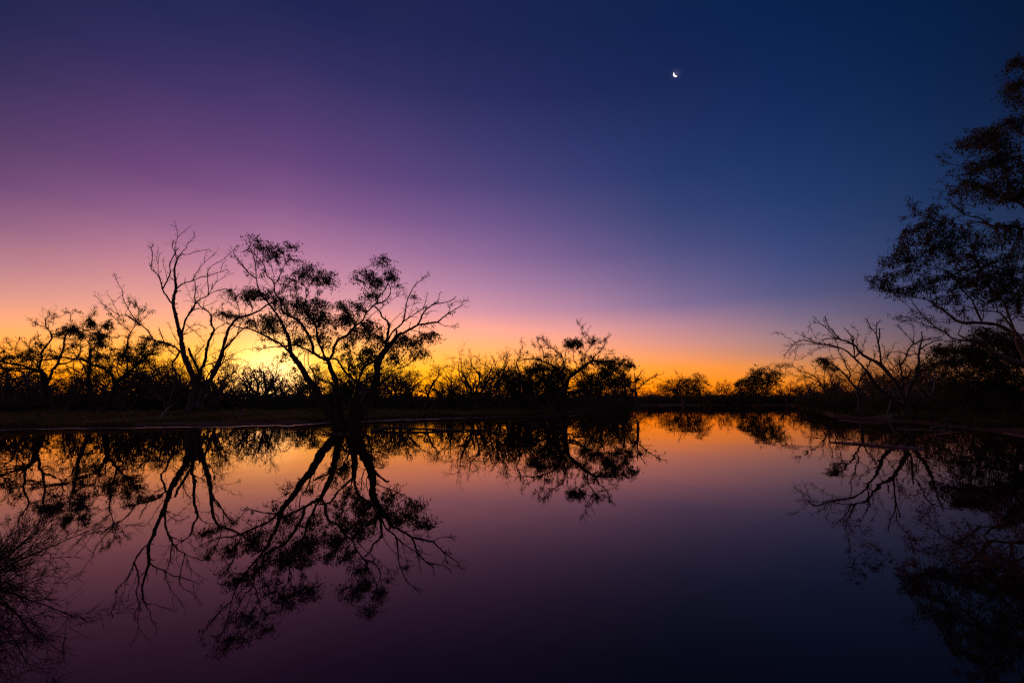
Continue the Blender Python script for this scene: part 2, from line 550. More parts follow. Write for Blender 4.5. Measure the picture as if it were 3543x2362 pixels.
def vnoise(x, y, s, seed=0):
    """smooth value noise"""
    x = x / s; y = y / s
    xi = np.floor(x).astype(int); yi = np.floor(y).astype(int)
    fx = x - xi; fy = y - yi
    fx = fx * fx * (3 - 2 * fx); fy = fy * fy * (3 - 2 * fy)
    def h(a, b):
        n = (a * 374761393 + b * 668265263 + seed * 974711) & 0x7fffffff
        n = ((n ^ (n >> 13)) * 1274126177) & 0x7fffffff
        return (n % 10007) / 10007.0
    return (h(xi, yi) * (1 - fx) + h(xi + 1, yi) * fx) * (1 - fy) + (h(xi, yi + 1) * (1 - fx) + h(xi + 1, yi + 1) * fx) * fy

def shore_r(a):
    a = np.asarray(a)
    return np.interp(a, sa, sr) * (1 + 0.012 * np.sin(a * 47) + 0.008 * np.sin(a * 131 + 1))

def height(X, Y):
    a = np.arctan2(X, Y); r = np.hypot(X, Y); d = r - shore_r(a)
    wide = np.clip(shore_r(a) / 60, 0.35, 1.6)
    up = 0.055 * np.clip(d, 0, 3 * wide) + 0.16 * (1 - np.exp(-np.clip(d - 2.5 * wide, 0, None) / (3 * wide))) + 0.35 * (1 - np.exp(-np.clip(d, 0, None) / 60))
    dn = -0.9 * (1 - np.exp(np.clip(d, None, 0) / 6))
    n = (vnoise(X, Y, 3.1, 1) - .5) * 0.10 + (vnoise(X, Y, 0.8, 2) - .5) * 0.035 + (vnoise(X, Y, 14, 3) - .5) * 0.25
    return np.where(d > 0, up, dn) + n * np.clip(d / 5, 0, 1) + (vnoise(X, Y, 0.6, 5) - .5) * 0.02 * np.clip(1 - np.abs(d) / 4, 0, 1)

A = np.concatenate([np.linspace(-PI, -1.1, 60)[:-1], np.linspace(-1.1, 1.1, 760)[:-1], np.linspace(1.1, PI, 60)])
off = np.concatenate([-np.geomspace(1, 0.02, 14)[:-1], -np.linspace(0.018, 0.0015, 8)])
RR = shore_r(A)
rows = []
for o in off: rows.append(RR * (1 + o) if o > -1 else RR * 0.0 + 0.02)
for o in np.concatenate([np.linspace(0, 8, 44), np.geomspace(8.3, 60, 40), np.geomspace(70, 3000, 16)]): rows.append(RR + o)
Rg = np.stack(rows)
Xg = np.sin(A)[None] * Rg; Yg = np.cos(A)[None] * Rg
Zg = height(Xg, Yg)
nr, nc = Rg.shape
gi = np.arange(nr * nc).reshape(nr, nc)
gq = np.stack([gi[:-1, :-1], gi[1:, :-1], gi[1:, 1:], gi[:-1, 1:]], -1).reshape(-1, 4)[:, ::-1]
mb = MB(); mb.add(np.stack([Xg, Yg, Zg], -1).reshape(-1, 3), gq)

m, nt, b = new_mat('bank_soil')
geo = nt.nodes.new('ShaderNodeNewGeometry'); sep = nt.nodes.new('ShaderNodeSeparateXYZ')
nt.links.new(geo.outputs['Position'], sep.inputs[0])
def mr(src, a, b_, c=0, d=1):
    n = nt.nodes.new('ShaderNodeMapRange')
    n.inputs[1].default_value = a; n.inputs[2].default_value = b_; n.inputs[3].default_value = c; n.inputs[4].default_value = d
    nt.links.new(src, n.inputs[0]); return n.outputs[0]
def nz(scale, det=5):
    n = nt.nodes.new('ShaderNodeTexNoise'); n.inputs['Scale'].default_value = scale; n.inputs['Detail'].default_value = det
    nt.links.new(geo.outputs['Position'], n.inputs['Vector']); return n.outputs['Fac']
def mixc(f, a, c):
    n = nt.nodes.new('ShaderNodeMix'); n.data_type = 'RGBA'
    nt.links.new(f, n.inputs[0])
    for s, k in ((a, 6), (c, 7)):
        if isinstance(s, tuple): n.inputs[k].default_value = (*s, 1)
        else: nt.links.new(s, n.inputs[k])
    return n.outputs[2]
n1, n2, n3 = nz(0.35), nz(6.0), nz(40.0)
mud = mixc(mr(n2, .35, .65), (0.045, 0.028, 0.020), (0.10, 0.062, 0.045))
grs = mixc(mr(n1, .38, .62), (0.055, 0.065, 0.018), (0.13, 0.10, 0.04))
grs = mixc(mr(n3, .4, .7), grs, (0.09, 0.07, 0.03))
add = nt.nodes.new('ShaderNodeMath'); add.operation = 'MULTIPLY_ADD'
nt.links.new(n1, add.inputs[0]); add.inputs[1].default_value = 0.16
nt.links.new(sep.outputs['Z'], add.inputs[2])
cc = mixc(mr(add.outputs[0], .17, .28), mud, grs)
nt.links.new(cc, b.inputs['Base Color'])
wet = mr(sep.outputs['Z'], 0.006, 0.022, 1.0, 0.0)
mw = nt.nodes.new('ShaderNodeMath'); mw.operation = 'MULTIPLY'
nt.links.new(wet, mw.inputs[0]); nt.links.new(mr(sep.outputs['X'], 4.0, 14.0, 1.0, 0.0), mw.inputs[1])
nt.links.new(mr(mw.outputs[0], 0, 1, 0.92, 0.16), b.inputs['Roughness'])
nt.links.new(mr(mw.outputs[0], 0, 1, 0.04, 0.4), b.inputs['Specular IOR Level'])
bp = nt.nodes.new('ShaderNodeBump'); bp.inputs['Strength'].default_value = 0.35; bp.inputs['Distance'].default_value = 0.03
nt.links.new(n2, bp.inputs['Height']); nt.links.new(bp.outputs[0], b.inputs['Normal'])
M_GROUND = m
g = mb.build('ground', M_GROUND, smooth=True); g['kind'] = 'structure'

# water
m, nt, b = new_mat('still_water')
nt.nodes.remove(b)
wdif = nt.nodes.new('ShaderNodeBsdfDiffuse'); wdif.inputs['Color'].default_value = (0.010, 0.006, 0.004, 1)
wgl = nt.nodes.new('ShaderNodeBsdfGlossy'); wgl.inputs['Color'].default_value = (1.0, 0.77, 0.74, 1); wgl.inputs['Roughness'].default_value = 0.012
wfr = nt.nodes.new('ShaderNodeFresnel'); wfr.inputs['IOR'].default_value = 1.333
wmx = nt.nodes.new('ShaderNodeMixShader')
nt.links.new(wfr.outputs[0], wmx.inputs[0]); nt.links.new(wdif.outputs[0], wmx.inputs[1]); nt.links.new(wgl.outputs[0], wmx.inputs[2])
nt.links.new(wmx.outputs[0], nt.nodes['Material Output'].inputs['Surface'])
geo = nt.nodes.new('ShaderNodeNewGeometry')
def nzw(scale, vec=(1, 1, 1), det=2):
    mp = nt.nodes.new('ShaderNodeMapping'); mp.inputs['Scale'].default_value = vec
    nt.links.new(geo.outputs['Position'], mp.inputs['Vector'])
    n = nt.nodes.new('ShaderNodeTexNoise'); n.inputs['Scale'].default_value = scale; n.inputs['Detail'].default_value = det
    nt.links.new(mp.outputs[0], n.inputs['Vector']); return n.outputs['Fac']
def mth(op, a, c, clamp=False):
    n = nt.nodes.new('ShaderNodeMath'); n.operation = op; n.use_clamp = clamp
    for i, s in enumerate((a, c)):
        if isinstance(s, (int, float)): n.inputs[i].default_value = s
        else: nt.links.new(s, n.inputs[i])
    return n.outputs[0]
swell = nzw(0.55, (1, .6, 1), 2)
fine = nzw(7.0, (1, .5, 1), 3)
patch = mth('SUBTRACT', nzw(0.12, (1, 1, 1), 1), 0.60)
patch = mth('MULTIPLY', patch, 9.0, True)
spw = nt.nodes.new('ShaderNodeSeparateXYZ'); nt.links.new(geo.outputs['Position'], spw.inputs[0])
band = mth('MULTIPLY', mth('SUBTRACT', spw.outputs['Y'], 21.5), 0.35, True)
band = mth('MULTIPLY', band, mth('MULTIPLY', mth('SUBTRACT', 0.0, spw.outputs['X']), 0.2, True))
band = mth('MULTIPLY', band, mth('MULTIPLY', mth('SUBTRACT', nzw(0.5, (.35, 1.6, 1), 2), 0.46), 12.0, True))
patch = mth('ADD', mth('MULTIPLY', patch, 0.5), mth('MULTIPLY', band, 2.2))
hgt = mth('ADD', mth('MULTIPLY', swell, 0.006), mth('MULTIPLY', mth('MULTIPLY', fine, patch), 0.0012))
bp = nt.nodes.new('ShaderNodeBump'); bp.inputs['Strength'].default_value = 1.0; bp.inputs['Distance'].default_value = 1.0
nt.links.new(hgt, bp.inputs['Height']); nt.links.new(bp.outputs[0], wgl.inputs['Normal']); nt.links.new(bp.outputs[0], wfr.inputs['Normal'])
M_WATER = m
ring = np.geomspace(0.5, 400, 60); an = np.linspace(-PI, PI, 181)
X = ring[:, None] * np.sin(an)[None]; Y = ring[:, None] * np.cos(an)[None]
gi = np.arange(60 * 181).reshape(60, 181)
gq = np.stack([gi[:-1, :-1], gi[1:, :-1], gi[1:, 1:], gi[:-1, 1:]], -1).reshape(-1, 4)[:, ::-1]
mb = MB(); mb.add(np.stack([X, Y, 0 * X], -1).reshape(-1, 3), gq)
w = mb.build('water', M_WATER); w['kind'] = 'structure'

# grass on the far bank
def ground_pts(n, a0, a1, d0, d1, pw=1.5):
    a = rng.uniform(a0, a1, n); d = d0 + (d1 - d0) * rng.uniform(0, 1, n) ** pw
    r = shore_r(a) + d
    X, Y = np.sin(a) * r, np.cos(a) * r
    return X, Y, d
def grass(name, n, a0, a1, d0, d1, h, wd, mat, mask=None, pw=1.5):
    X, Y, d = ground_pts(n, a0, a1, d0, d1, pw)
    k = np.ones(n, bool) if mask is None else mask(X, Y, d)
    X, Y, d = X[k], Y[k], d[k]
    Z = height(X, Y); T = len(X)
    hh = h * rng.uniform(.4, 1.3, T) * (0.5 + vnoise(X, Y, 2.2, 9))
    lean = rng.normal(0, .45, (T, 2)) * hh[:, None]
    th = rng.uniform(0, PI, T); wx = np.cos(th) * wd * .5; wy = np.sin(th) * wd * .5
    P = np.stack([np.stack([X - wx, Y - wy, Z - .02], -1), np.stack([X + wx, Y + wy, Z - .02], -1),
                  np.stack([X + lean[:, 0], Y + lean[:, 1], Z + hh], -1)], 1)
    mb = MB(); mb.add(P.reshape(-1, 3), tris=np.arange(T * 3).reshape(T, 3))
    o = mb.build(name, mat); o['kind'] = 'stuff'
    return o
g1 = grass('grass', 150000, -0.9, 0.22, 1.6, 32, .30, .05, M_GRASS, lambda X, Y, d: vnoise(X, Y, 5, 4) > .30)
g1['label'] = 'dim green grass covering the far left bank of the waterhole'; g1['category'] = 'grass'
g2 = grass('dry_grass', 30000, -0.26, 0.02, 2.2, 6, .16, .04, M_STRAW, lambda X, Y, d: vnoise(X, Y, 3, 6) > .22, 1)
g2['label'] = 'pale dry grass strip along the muddy edge right of the big tree'; g2['category'] = 'grass'
g3 = grass('grass', 40000, 0.60, 1.0, 2.0, 22, .28, .05, M_DARKLEAF, lambda X, Y, d: vnoise(X, Y, 4, 8) > .42)
g3['label'] = 'dark grass tufts on the right bank under the bare trees'; g3['category'] = 'grass'

# the moon: the sunlit slice of a sphere
mx, my = 2338.0, 257.0
p = at(mx, my, 1.0) - np.array([0, 0, CAM_H]); p = p / np.linalg.norm(p)
MD = 9000.0; MR = MD * math.tan(math.radians(0.25))
mm, nt, b = new_mat('moonlit_crescent')
b.inputs['Emission Color'].default_value = (1, .98, .94, 1); b.inputs['Emission Strength'].default_value = 2.2
b.inputs['Base Color'].default_value = (.5, .5, .5, 1)
# local frame: toward viewer n, light comes from lower left
nv = -p; rt = np.cross(p, np.array([0, 0, 1.0])); rt /= np.linalg.norm(rt); upv = np.cross(rt, p)
t1 = (-rt * 0.80 - upv * 0.60); t1 /= np.linalg.norm(t1); t2 = np.cross(nv, t1)
lon = np.linspace(0, 1, 9); lat = np.linspace(-PI / 2, PI / 2, 33)
phase = math.radians(62)
V_ = []
for la in lat:
    for lo_ in lon:
        ph = PI / 2 - lo_ * math.radians(68)       # limb toward terminator
        V_.append(p * MD + MR * (t1 * math.cos(la) * math.sin(ph) + t2 * math.sin(la) + nv * math.cos(la) * math.cos(ph)))
for la in lat:
    V_.append(p * (MD + MR * .1) + MR * (t1 * math.cos(la) + t2 * math.sin(la)))
V_ = np.array(V_) - p * MD
gi = np.arange(33 * 9).reshape(33, 9)
gq = np.stack([gi[:-1, :-1], gi[1:, :-1], gi[1:, 1:], gi[:-1, 1:]], -1).reshape(-1, 4)
mb = MB(); mb.add(V_, gq)
mo = mb.build('crescent_moon', mm, smooth=True)
mo.location = tuple(float(c) for c in (p * MD + np.array([0, 0, CAM_H])))
mo['label'] = 'thin white crescent moon high in the blue part of the dusk sky'; mo['category'] = 'moon'

# ------------------------------------------------------------------ the tall dead gum on the left bank
def build_dead_gum():
    t = Tree('dead_gum_tree', 'tall bare dead gum tree with forked trunk, highest tree on the left bank', 38.5, (655, 1447), M_GREY, M_LEAF)
    b = t.branch
    b('B', '690,1450 705,1300 735,1150 760,1000 745,900', 33, 21, 'trunk', tw=0, dz=0, flare=.7)
    b('B', '745,900 690,760 640,650 605,540 590,440 575,350 545,240 520,130 495,20 470,-93 478,-203 505,-323 490,-483 490,-613 510,-683 525,-733', 20, 4.2, 'trunk', tw=.12, dz=-1.2)
    b('B', '800,1300 850,1150 850,1050 840,960', 26, 17, 'trunk', tw=0, dz=.5, flare=.4)
    b('B', '815,1180 900,1060 960,960', 20, 15, 'trunk', tw=0, dz=.3)
    br = [
     ('A', '525,600 545,575 600,500 640,470 665,400 730,340 765,250', 4, 1.3),
     ('A', '545,580 590,550 680,545 780,508 900,490 960,465', 3, 1.2),
     ('A', '500,540 505,450 500,390 525,320 515,220 500,160 485,90', 3, 1),
     ('A', '525,320 570,275 630,230 710,160', 2.2, 1), ('A', '502,180 470,165 435,145', 1.3, 1),
     ('A', '470,1240 400,1150 340,1060 325,1020 300,930 270,840 210,780 165,730 180,640 187,560 170,460 200,410', 6.5, 1.8),
     ('A', '325,1020 385,900 430,790 418,690 450,610 490,530 460,460 458,410 480,355', 5, 2),
     ('A', '490,530 520,490 545,462', 2, 1.2), ('A', '490,530 510,590 525,610', 2.6, 2.6),
     ('A', '165,730 150,690 140,650', 2, 1.3), ('A', '168,470 155,455 143,442', 1.5, 1),
     ('A', '275,845 262,760 262,690 245,600 260,500 262,435', 2, 1), ('A', '262,690 270,600 285,550 322,505', 1.6, 1),
     ('A', '245,600 225,570 208,543', 1.3, 1),
     ('A', '382,890 365,780 335,700 332,640 347,590', 2.2, 1.1), ('A', '448,1200 452,1150 463,1095', 1.8, 1),
     ('A', '385,925 430,890 480,865', 1.5, 1), ('A', '430,790 470,760 490,735', 2, 1.4),
     ('A', '512,1018 560,970 620,940 730,905 850,855 930,848 1000,820 1110,785 1210,752', 6, 1.8),
     ('A', '735,900 760,830 820,740 890,660 960,600 1010,565 1070,495', 3.2, 1.1), ('A', '890,660 895,590 920,520 935,505', 1.8, 1),
     ('A', '508,900 520,860 545,815', 1.6, 1),
     ('A', '1115,785 1130,700 1170,640 1205,620', 2, 1), ('A', '805,800 825,760 830,720', 1.8, 1),
     ('B', '585,345 600,225 640,90 720,-15 750,-60 770,-140 758,-200 770,-290 765,-380 745,-450', 9, 2.2),
     ('A', '645,1420 690,1330 750,1240 830,1160 920,1115 1010,1060 1150,1018 1250,1030 1325,1010', 6.5, 1.6),
     ('A', '935,1110 945,1050 940,960 930,850 935,800 955,745 1010,690 1090,650 1160,610 1210,560 1270,515', 4, 1.1),
     ('A', '940,1095 990,1020 1050,930 1150,860 1280,795', 2.8, 1.1), ('A', '1030,960 1065,880 1065,830 1045,790', 1.8, 1),
     ('A', '975,1050 990,990 1010,935', 1.8, 1), ('A', '1150,860 1180,810 1215,790', 1.5, 1),
     ('A', '760,1300 850,1260 960,1225 1085,1168', 2.8, 1.2),
     ('A', '760,1190 700,1130 690,1090 640,980 620,950', 1.8, 1), ('A', '755,1150 800,1130 800,1060 770,1020 700,1045', 2.5, 1.2),
     ('A', '760,1210 690,1180 605,1180', 1.6, 1), ('A', '770,1040 800,985 850,960', 1.6, 1), ('A', '830,1160 860,1010 930,920', 1.6, 1),
     ('A', '870,1290 880,1200 900,1130 830,1010', 2, 1.1),
     ('B', '610,300 650,240 730,180 790,168 870,190 930,220', 3.2, 1.1), ('B', '625,155 690,210 760,260 830,330 885,390 890,440 750,600', 2.4, 1.4),
     ('B', '590,320 640,290 700,270 760,250 840,220', 2.4, 1),
     ('B', '825,850 790,750 740,640 690,530 680,490', 11, 7.5),
     ('B', '820,960 830,900 850,770 900,660 920,520 945,410 995,305 1018,240 985,150 985,60 950,0 890,-50 850,-65 790,-140', 14, 3),
     ('B', '985,60 985,20 980,-20 1000,-80', 2.4, 1), ('B', '1000,60 1030,20 1060,-20 1090,-60 1150,-130', 2.8, 1.2),
     ('B', '1018,250 1080,200 1170,160 1230,150 1300,180', 3.2, 1.6), ('B', '1000,310 1080,280 1150,280 1210,300', 2, 1),
     ('B', '860,1000 950,920 1030,780 1090,640 1130,520 1185,330 1220,220 1290,130 1350,80 1440,50 1590,0 1700,-70 1770,-112 1870,-122', 15, 4.5),
     ('B', '900,1040 1000,880 1080,740 1130,600 1150,510 1240,420 1330,310 1400,240 1470,200 1560,160', 15, 2.2),
     ('B', '1150,500 1200,430 1255,365', 6, 3), ('B', '1230,240 1290,200 1350,90', 3, 2), ('B', '1330,310 1360,220 1400,120 1420,60', 3.5, 2),
     ('B', '1130,650 1260,630 1400,640 1500,700', 2.4, 1), ('B', '1140,620 1300,560 1450,500 1560,490', 2, 1),
     ('B', '870,740 960,700 1060,660 1100,610', 5, 3), ('B', '940,500 1000,430 1020,330', 2.4, 1), ('B', '720,640 700,740 760,600 800,450', 2.2, 1),
     ('B', '850,790 780,690 770,600 830,520 900,440', 2.6, 1.2), ('B', '760,860 870,830 900,800', 4, 2.4),
     ('B', '1350,80 1360,-40 1330,-130 1320,-170 1365,-250 1450,-310 1540,-470', 4, 1),
     ('B', '1340,-40 1250,-110 1190,-150 1080,-230', 2, 1), ('B', '1440,-10 1460,-90 1480,-180', 1.8, 1), ('B', '1510,30 1560,-80 1560,-160', 2, 1),
     ('B', '1450,40 1540,150 1620,240', 3, 1.8), ('B', '1180,60 1130,-60 1150,-130', 2.4, 1.2),
     ('B', '580,540 500,480 400,430 270,390 120,360 0,335', 8.5, 3),
     ('B', '190,365 130,260 60,190 0,150 -110,85 -185,20', 5.5, 2.6),
     ('1', '945,830 870,770 800,760 700,690 665,650 638,632', 4.2, 1.4), ('1', '935,820 870,720 835,650 830,600 800,550 775,480', 4, 1.2),
     ('1', '835,625 800,650 770,690', 2, 1), ('1', '800,760 770,690 718,600', 2.2, 1),
     ('B', '390,460 430,530 520,590', 3.2, 3), ('B', '550,540 520,600 450,720 500,790 510,880 550,970 620,1040', 6, 9),
     ('B', '340,390 300,290 270,205', 4.5, 2.4), ('B', '570,465 490,340 440,240 412,155', 3, 1.2), ('B', '390,430 380,380 320,330', 2.4, 1),
    ]
    for c, p, w0, w1 in br:
        b(c, p, w0, w1, tw=(.24 if w0 < 9 else .12) * (2.6 if c == 'B' else 1), tl=.8)
    t.clump('B', '300 425 95 36 1.1; 120 350 70 36 1.0; 200 440 60 22 .8', 1.3)
    t.clump('A', '1230 1070 90 50 .35; 1270 1110 60 50 .45; 1130 1345 60 40 .7; 1230 1355 90 45 .9; 1340 1385 70 35 1.0; 1500 1060 100 50 .4; 1560 1080 70 60 .8; 1480 1440 60 50 .6; 1440 1160 40 50 .3')
build_dead_gum()

# ------------------------------------------------------------------ the big leafy gum that stands in the water
def build_big_gum():
    t = Tree('river_gum_tree', 'big leafy gum tree with several leaning trunks standing in the water', 26.0, (1200, 1484), M_DARKBARK, M_LEAF)
    b = t.branch
    b('E', '1130,1480 1060,1360 960,1230 860,1100 790,960 740,860 650,760 590,650 530,550 460,460 420,400 400,300 390,200 340,90 300,0', 34, 9, 'trunk', tw=.10, dz=-2.2, flare=.35)
    b('E', '1130,1470 1110,1330 1080,1200 1050,950 1030,780 960,620 920,500', 30, 13, 'trunk', tw=.1, dz=.6, flare=.3)
    b('E', '1210,1480 1280,1330 1370,1180 1440,1050 1520,920 1560,800 1590,680 1590,560 1640,440 1720,330 1790,250 1870,150', 40, 14, 'trunk', tw=.1, dz=1.6, flare=.3)
    b('E', '1180,1460 1240,1250 1310,1050 1320,900 1330,790', 30, 14, 'trunk', tw=.1, dz=-.6, flare=.3)
    b('E', '1150,1460 1170,1420 1230,1440', 40, 40, 'trunk', tw=0, dz=0)
    br = [
     ('C', '722,1476 640,1330 560,1230 490,1130 420,1050 350,930 320,830 310,760 300,640 285,480 245,350 210,200 170,60', 9, 1.2),
     ('C', '310,760 230,700 150,620 60,500 0,440', 4.5, 3), ('A', '1480,790 1400,700 1320,600 1280,500 1240,430', 3, 1.3), ('A', '1285,505 1310,470 1335,445', 1.5, 1),
     ('C', '300,640 340,540 365,470', 2.5, 1.3), ('C', '290,490 320,420 325,250 340,150', 2, 1),
     ('E', '920,500 830,460 730,400 610,335 460,285 320,300 150,315 0,340 -80,325', 12, 1.6),
     ('E', '730,400 700,260 640,130 560,0', 12, 9.5),
     ('C', '1028,1476 960,1400 820,1340 720,1260 695,1110 640,1040 600,960 590,840 570,790 480,700 450,600 420,520 350,430 260,340 220,310', 9.5, 1.6),
     ('C', '590,840 660,770 700,660 710,620 790,490 840,440', 4.5, 2), ('C', '710,620 670,540 620,470', 2.4, 1.4), ('C', '570,790 590,720 560,600 530,530 490,500', 2.4, 1.4),
     ('C', '580,910 480,830 400,740 385,690', 2.2, 1), ('C', '440,620 430,680 465,800', 1.8, 1.4), ('C', '840,440 830,380 860,260', 1.8, 1), ('C', '790,490 760,420 740,360', 1.6, 1),
     ('C', '640,1040 670,990 690,920', 3.4, 1.6), ('C', '610,1150 640,1040', 4, 3), ('C', '610,1260 605,1180 620,1040', 4, 2.6),
     ('E', '920,500 885,460 830,330 780,220 770,100 740,0', 9, 7.5),
     ('C', '1240,1476 1220,1430 1110,1310 1060,1230 1090,1150 1105,1050 1140,980 1110,920 1040,830 1030,740', 7.5, 2),
     ('C', '1100,1050 1105,920 1130,880 1220,840', 3, 1.4), ('C', '1110,1110 1200,1090 1290,1030 1330,980 1400,900 1440,830', 3.2, 1.2),
     ('C', '1290,1020 1285,950 1270,900 1280,800', 2, 1), ('C', '950,1180 945,1080 945,1000 960,940 1050,870', 3, 1.6), ('C', '960,960 930,920 940,800', 2, 1),
     ('C', '710,1110 800,1040 880,1010 950,940', 2.6, 1.4), ('C', '720,1070 730,980 770,900', 2, 1),
     ('E', '930,490 990,400 1000,330 1060,220 1180,150 1290,40', 11, 9),
     ('D', '120,1340 230,1240 330,1160 400,1040 500,930 560,895 640,880 720,810 765,740 765,660 730,580', 9, 3),
     ('D', '540,900 580,800 660,700 720,590 740,470 800,400 825,330', 4.5, 1.2), ('D', '640,870 640,760 700,660 720,600', 2.4, 1.5),
     ('D', '560,880 560,800 480,720 470,640 430,540', 3.2, 1.4), ('D', '470,720 400,640 330,560', 2, 1), ('D', '640,750 590,690 520,650', 1.8, 1),
     ('D', '725,560 690,470 640,400 640,300 660,180', 3, 1.1), ('D', '230,1240 400,1150 480,1070 620,960 740,880 860,790 960,760 1040,700', 3.4, 1.1),
     ('D', '620,990 680,880 780,810', 2, 1), ('D', '860,780 865,680 870,600', 1.6, 1), ('D', '870,780 940,690 1000,620', 1.6, 1),
     ('D', '330,1160 280,1060 250,960', 3, 1.4), ('D', '240,1240 200,1160 130,1080', 3, 1.4), ('D', '500,930 450,900 400,880 430,800', 2.6, 1.4),
     ('E', '1340,850 1290,780 1200,700 1110,590 1050,490 960,470 900,465', 9, 7),
     ('E', '1000,900 980,810 900,790 810,750', 10, 5),
     ('E', '770,900 760,800 720,650 660,560 650,430 660,380', 6, 3), ('E', '800,860 795,700 810,560', 3, 1.6), ('E', '560,580 510,470 530,420 620,360', 4, 2), ('E', '610,620 600,500 610,380', 3, 1.4),
     ('E', '410,400 330,320 230,250 110,180 0,125', 8.5, 6.5),
     ('B', '1646,282 1500,225 1380,210 1290,185 1200,150 1060,70 1030,40', 6, 1.4),
     ('B', '1920,460 1840,400 1760,370 1580,385', 2.4, 1), ('B', '1620,260 1580,160 1550,40 1545,-60', 2.4, 1.2), ('B', '1840,370 1820,290 1790,200', 3, 1.4), ('E', '190,200 180,120 150,60', 2.4, 1.2),
     ('E', '1710,260 1735,130 1750,40 1740,0', 10, 8),
     ('D', '715,1370 745,1270 730,1190 640,1100 600,1020 515,940', 8.5, 5),
     ('D', '760,1560 860,1400 960,1350 1060,1300 1190,1230 1300,1215 1440,1190 1500,1185 1580,1110 1650,1060 1700,1030 1760,990 1860,930 1890,870 1980,820', 12, 1.4),
     ('D', '1650,1060 1685,1000 1680,950 1690,930 1770,870 1860,860 1930,820', 3.2, 1.1), ('D', '1650,1060 1720,1050 1785,1022', 2.2, 1), ('D', '1900,855 1950,855 2000,860', 1.8, 1),
     ('D', '1185,1230 1240,1130 1250,1090 1300,1010 1380,940 1450,900 1550,890 1700,850 1790,785', 7, 2.6),
     ('D', '1450,900 1510,830 1525,750 1550,715', 3.4, 1.6), ('D', '1300,1050 1380,1020 1450,1010 1500,1020', 2.4, 1.2),
     ('D', '1500,1190 1600,1240 1740,1250 1850,1265', 3.4, 1.1), ('D', '1290,1230 1380,1290 1450,1340 1545,1395', 2.4, 1), ('D', '1390,1215 1430,1270 1500,1305', 2, 1),
     ('D', '1060,1310 1065,1240 1075,1190', 3, 2), ('D', '1080,1310 1160,1320 1210,1330', 3, 2), ('D', '1210,1330 1215,1270 1245,1250', 2, 1),
     ('D', '1250,1130 1310,1110 1355,1050', 2, 1),
     ('D', '720,1470 800,1340 900,1250 960,1180 990,1050 1005,950 1025,850 1080,725 1160,590 1250,530 1280,500 1390,455', 8.5, 1.3),
     ('D', '960,1180 1050,1110 1150,1050 1260,985 1300,890 1330,780 1335,715', 5, 1.3), ('D', '1260,985 1300,960 1335,920', 2, 1.1), ('D', '1050,1110 1110,1105 1160,1100', 2.2, 1.2),
     ('D', '750,1260 780,1190 880,1090 990,1000', 2.6, 1.4), ('D', '850,1290 860,1320 845,1400 800,1500', 6, 6), ('D', '1020,1160 1060,1060 1090,1000', 2, 1), ('D', '1085,990 1130,900 1150,800', 1.6, 1),
     ('D', '1010,960 1060,930 1160,890 1240,880', 1.8, 1), ('D', '1050,1090 1130,1000 1200,960', 1.8, 1),
     ('D', '660,1560 650,1450 645,1390', 4, 3),
     ('E', '1540,890 1640,800 1720,730 1800,700', 13, 6), ('E', '1595,700 1700,660 1850,620 2000,560 2100,470 2250,400', 4.4, 1.2),
     ('E', '1600,640 1720,560 1850,540', 3, 1.4), ('E', '1610,560 1700,500 1800,480', 3, 1.4), ('E', '1900,600 2020,540 2150,430 2180,300', 2.6, 1.2), ('E', '1960,130 2020,250 2080,330', 3, 1.4),
     ('E', '1330,780 1400,610 1440,560 1560,500 1700,350', 10, 8), ('E', '1340,850 1300,730 1270,690', 6, 3), ('E', '1400,600 1390,480 1400,360', 5, 3), ('E', '1390,480 1290,400 1200,350 1150,300', 3, 1.4),
     ('E', '1480,880 1440,780 1440,600', 5, 3), ('E', '1560,830 1500,740 1530,600', 4, 2), ('E', '1180,700 1100,640 1030,560', 3, 1.4), ('E', '1230,1000 1220,850 1200,760', 5, 2.4),
     ('E', '1720,330 1680,250 1665,160', 5, 3), ('E', '1560,920 1650,870 1760,900', 4, 2), ('E', '700,830 640,780 560,730 410,660', 3, 1), ('E', '590,680 480,610 330,520 280,500', 2.6, 1),
     ('E', '300,300 220,240 100,220 0,210', 2, 1), ('E', '440,470 380,430 330,400', 3, 1.5), ('E', '1060,210 1060,150 1030,80', 1.8, 1),
     ('E', '1110,1250 1120,1050 1130,900 1180,780', 3, 1.4), ('E', '1040,900 960,850 900,700 860,640', 2.6, 1.2),
    ]
    for c, p, w0, w1 in br:
        b(c, p, w0, w1, tw=(.4 if c != 'D' else .28) if w0 < 9 else .2, tl=.65, lf=.22 if c in 'CE' else .05)
    cl = t.clump
    cl('C', '330 140 105 60 .30; 300 230 70 60 .2; 500 240 100 70 .55; 520 350 120 60 1.0; 620 350 40 60 .7; 860 190 90 60 .5; 940 230 40 50 .35; 830 370 50 60 .75; 730 270 50 60 .35; 640 270 50 50 .25;'
            '1060 650 130 85 1.0; 1250 690 150 90 1.0; 1440 700 110 90 .8; 880 760 120 60 1.0; 800 860 90 50 .8; 910 860 60 50 .7; 1490 820 70 70 .55; 1200 540 100 50 .18; 1000 480 50 50 .15;'
            '270 980 90 60 .8; 350 1020 70 40 1; 520 990 90 70 .8; 570 1080 60 60 .8; 130 1010 60 50 .3; 760 1110 90 70 1.1; 880 1170 120 80 1.0; 1020 1130 100 80 1.0; 1240 1160 140 80 1.1; 1360 1180 50 80 1;'
            '1340 1330 110 110 1; 1150 1310 100 90 1; 850 1290 130 70 .8; 1020 1270 90 70 .8; 450 1400 110 70 1.1; 560 1380 70 80 1; 700 1420 100 60 .7; 1230 1450 130 80 .9; 900 1480 110 70 .6; 1380 1450 70 90 .8;'
            '1640 1170 110 70 .8; 1540 1390 90 90 .7; 1720 1400 100 100 .9; 220 1420 80 60 .6; 500 1490 100 60 .9')
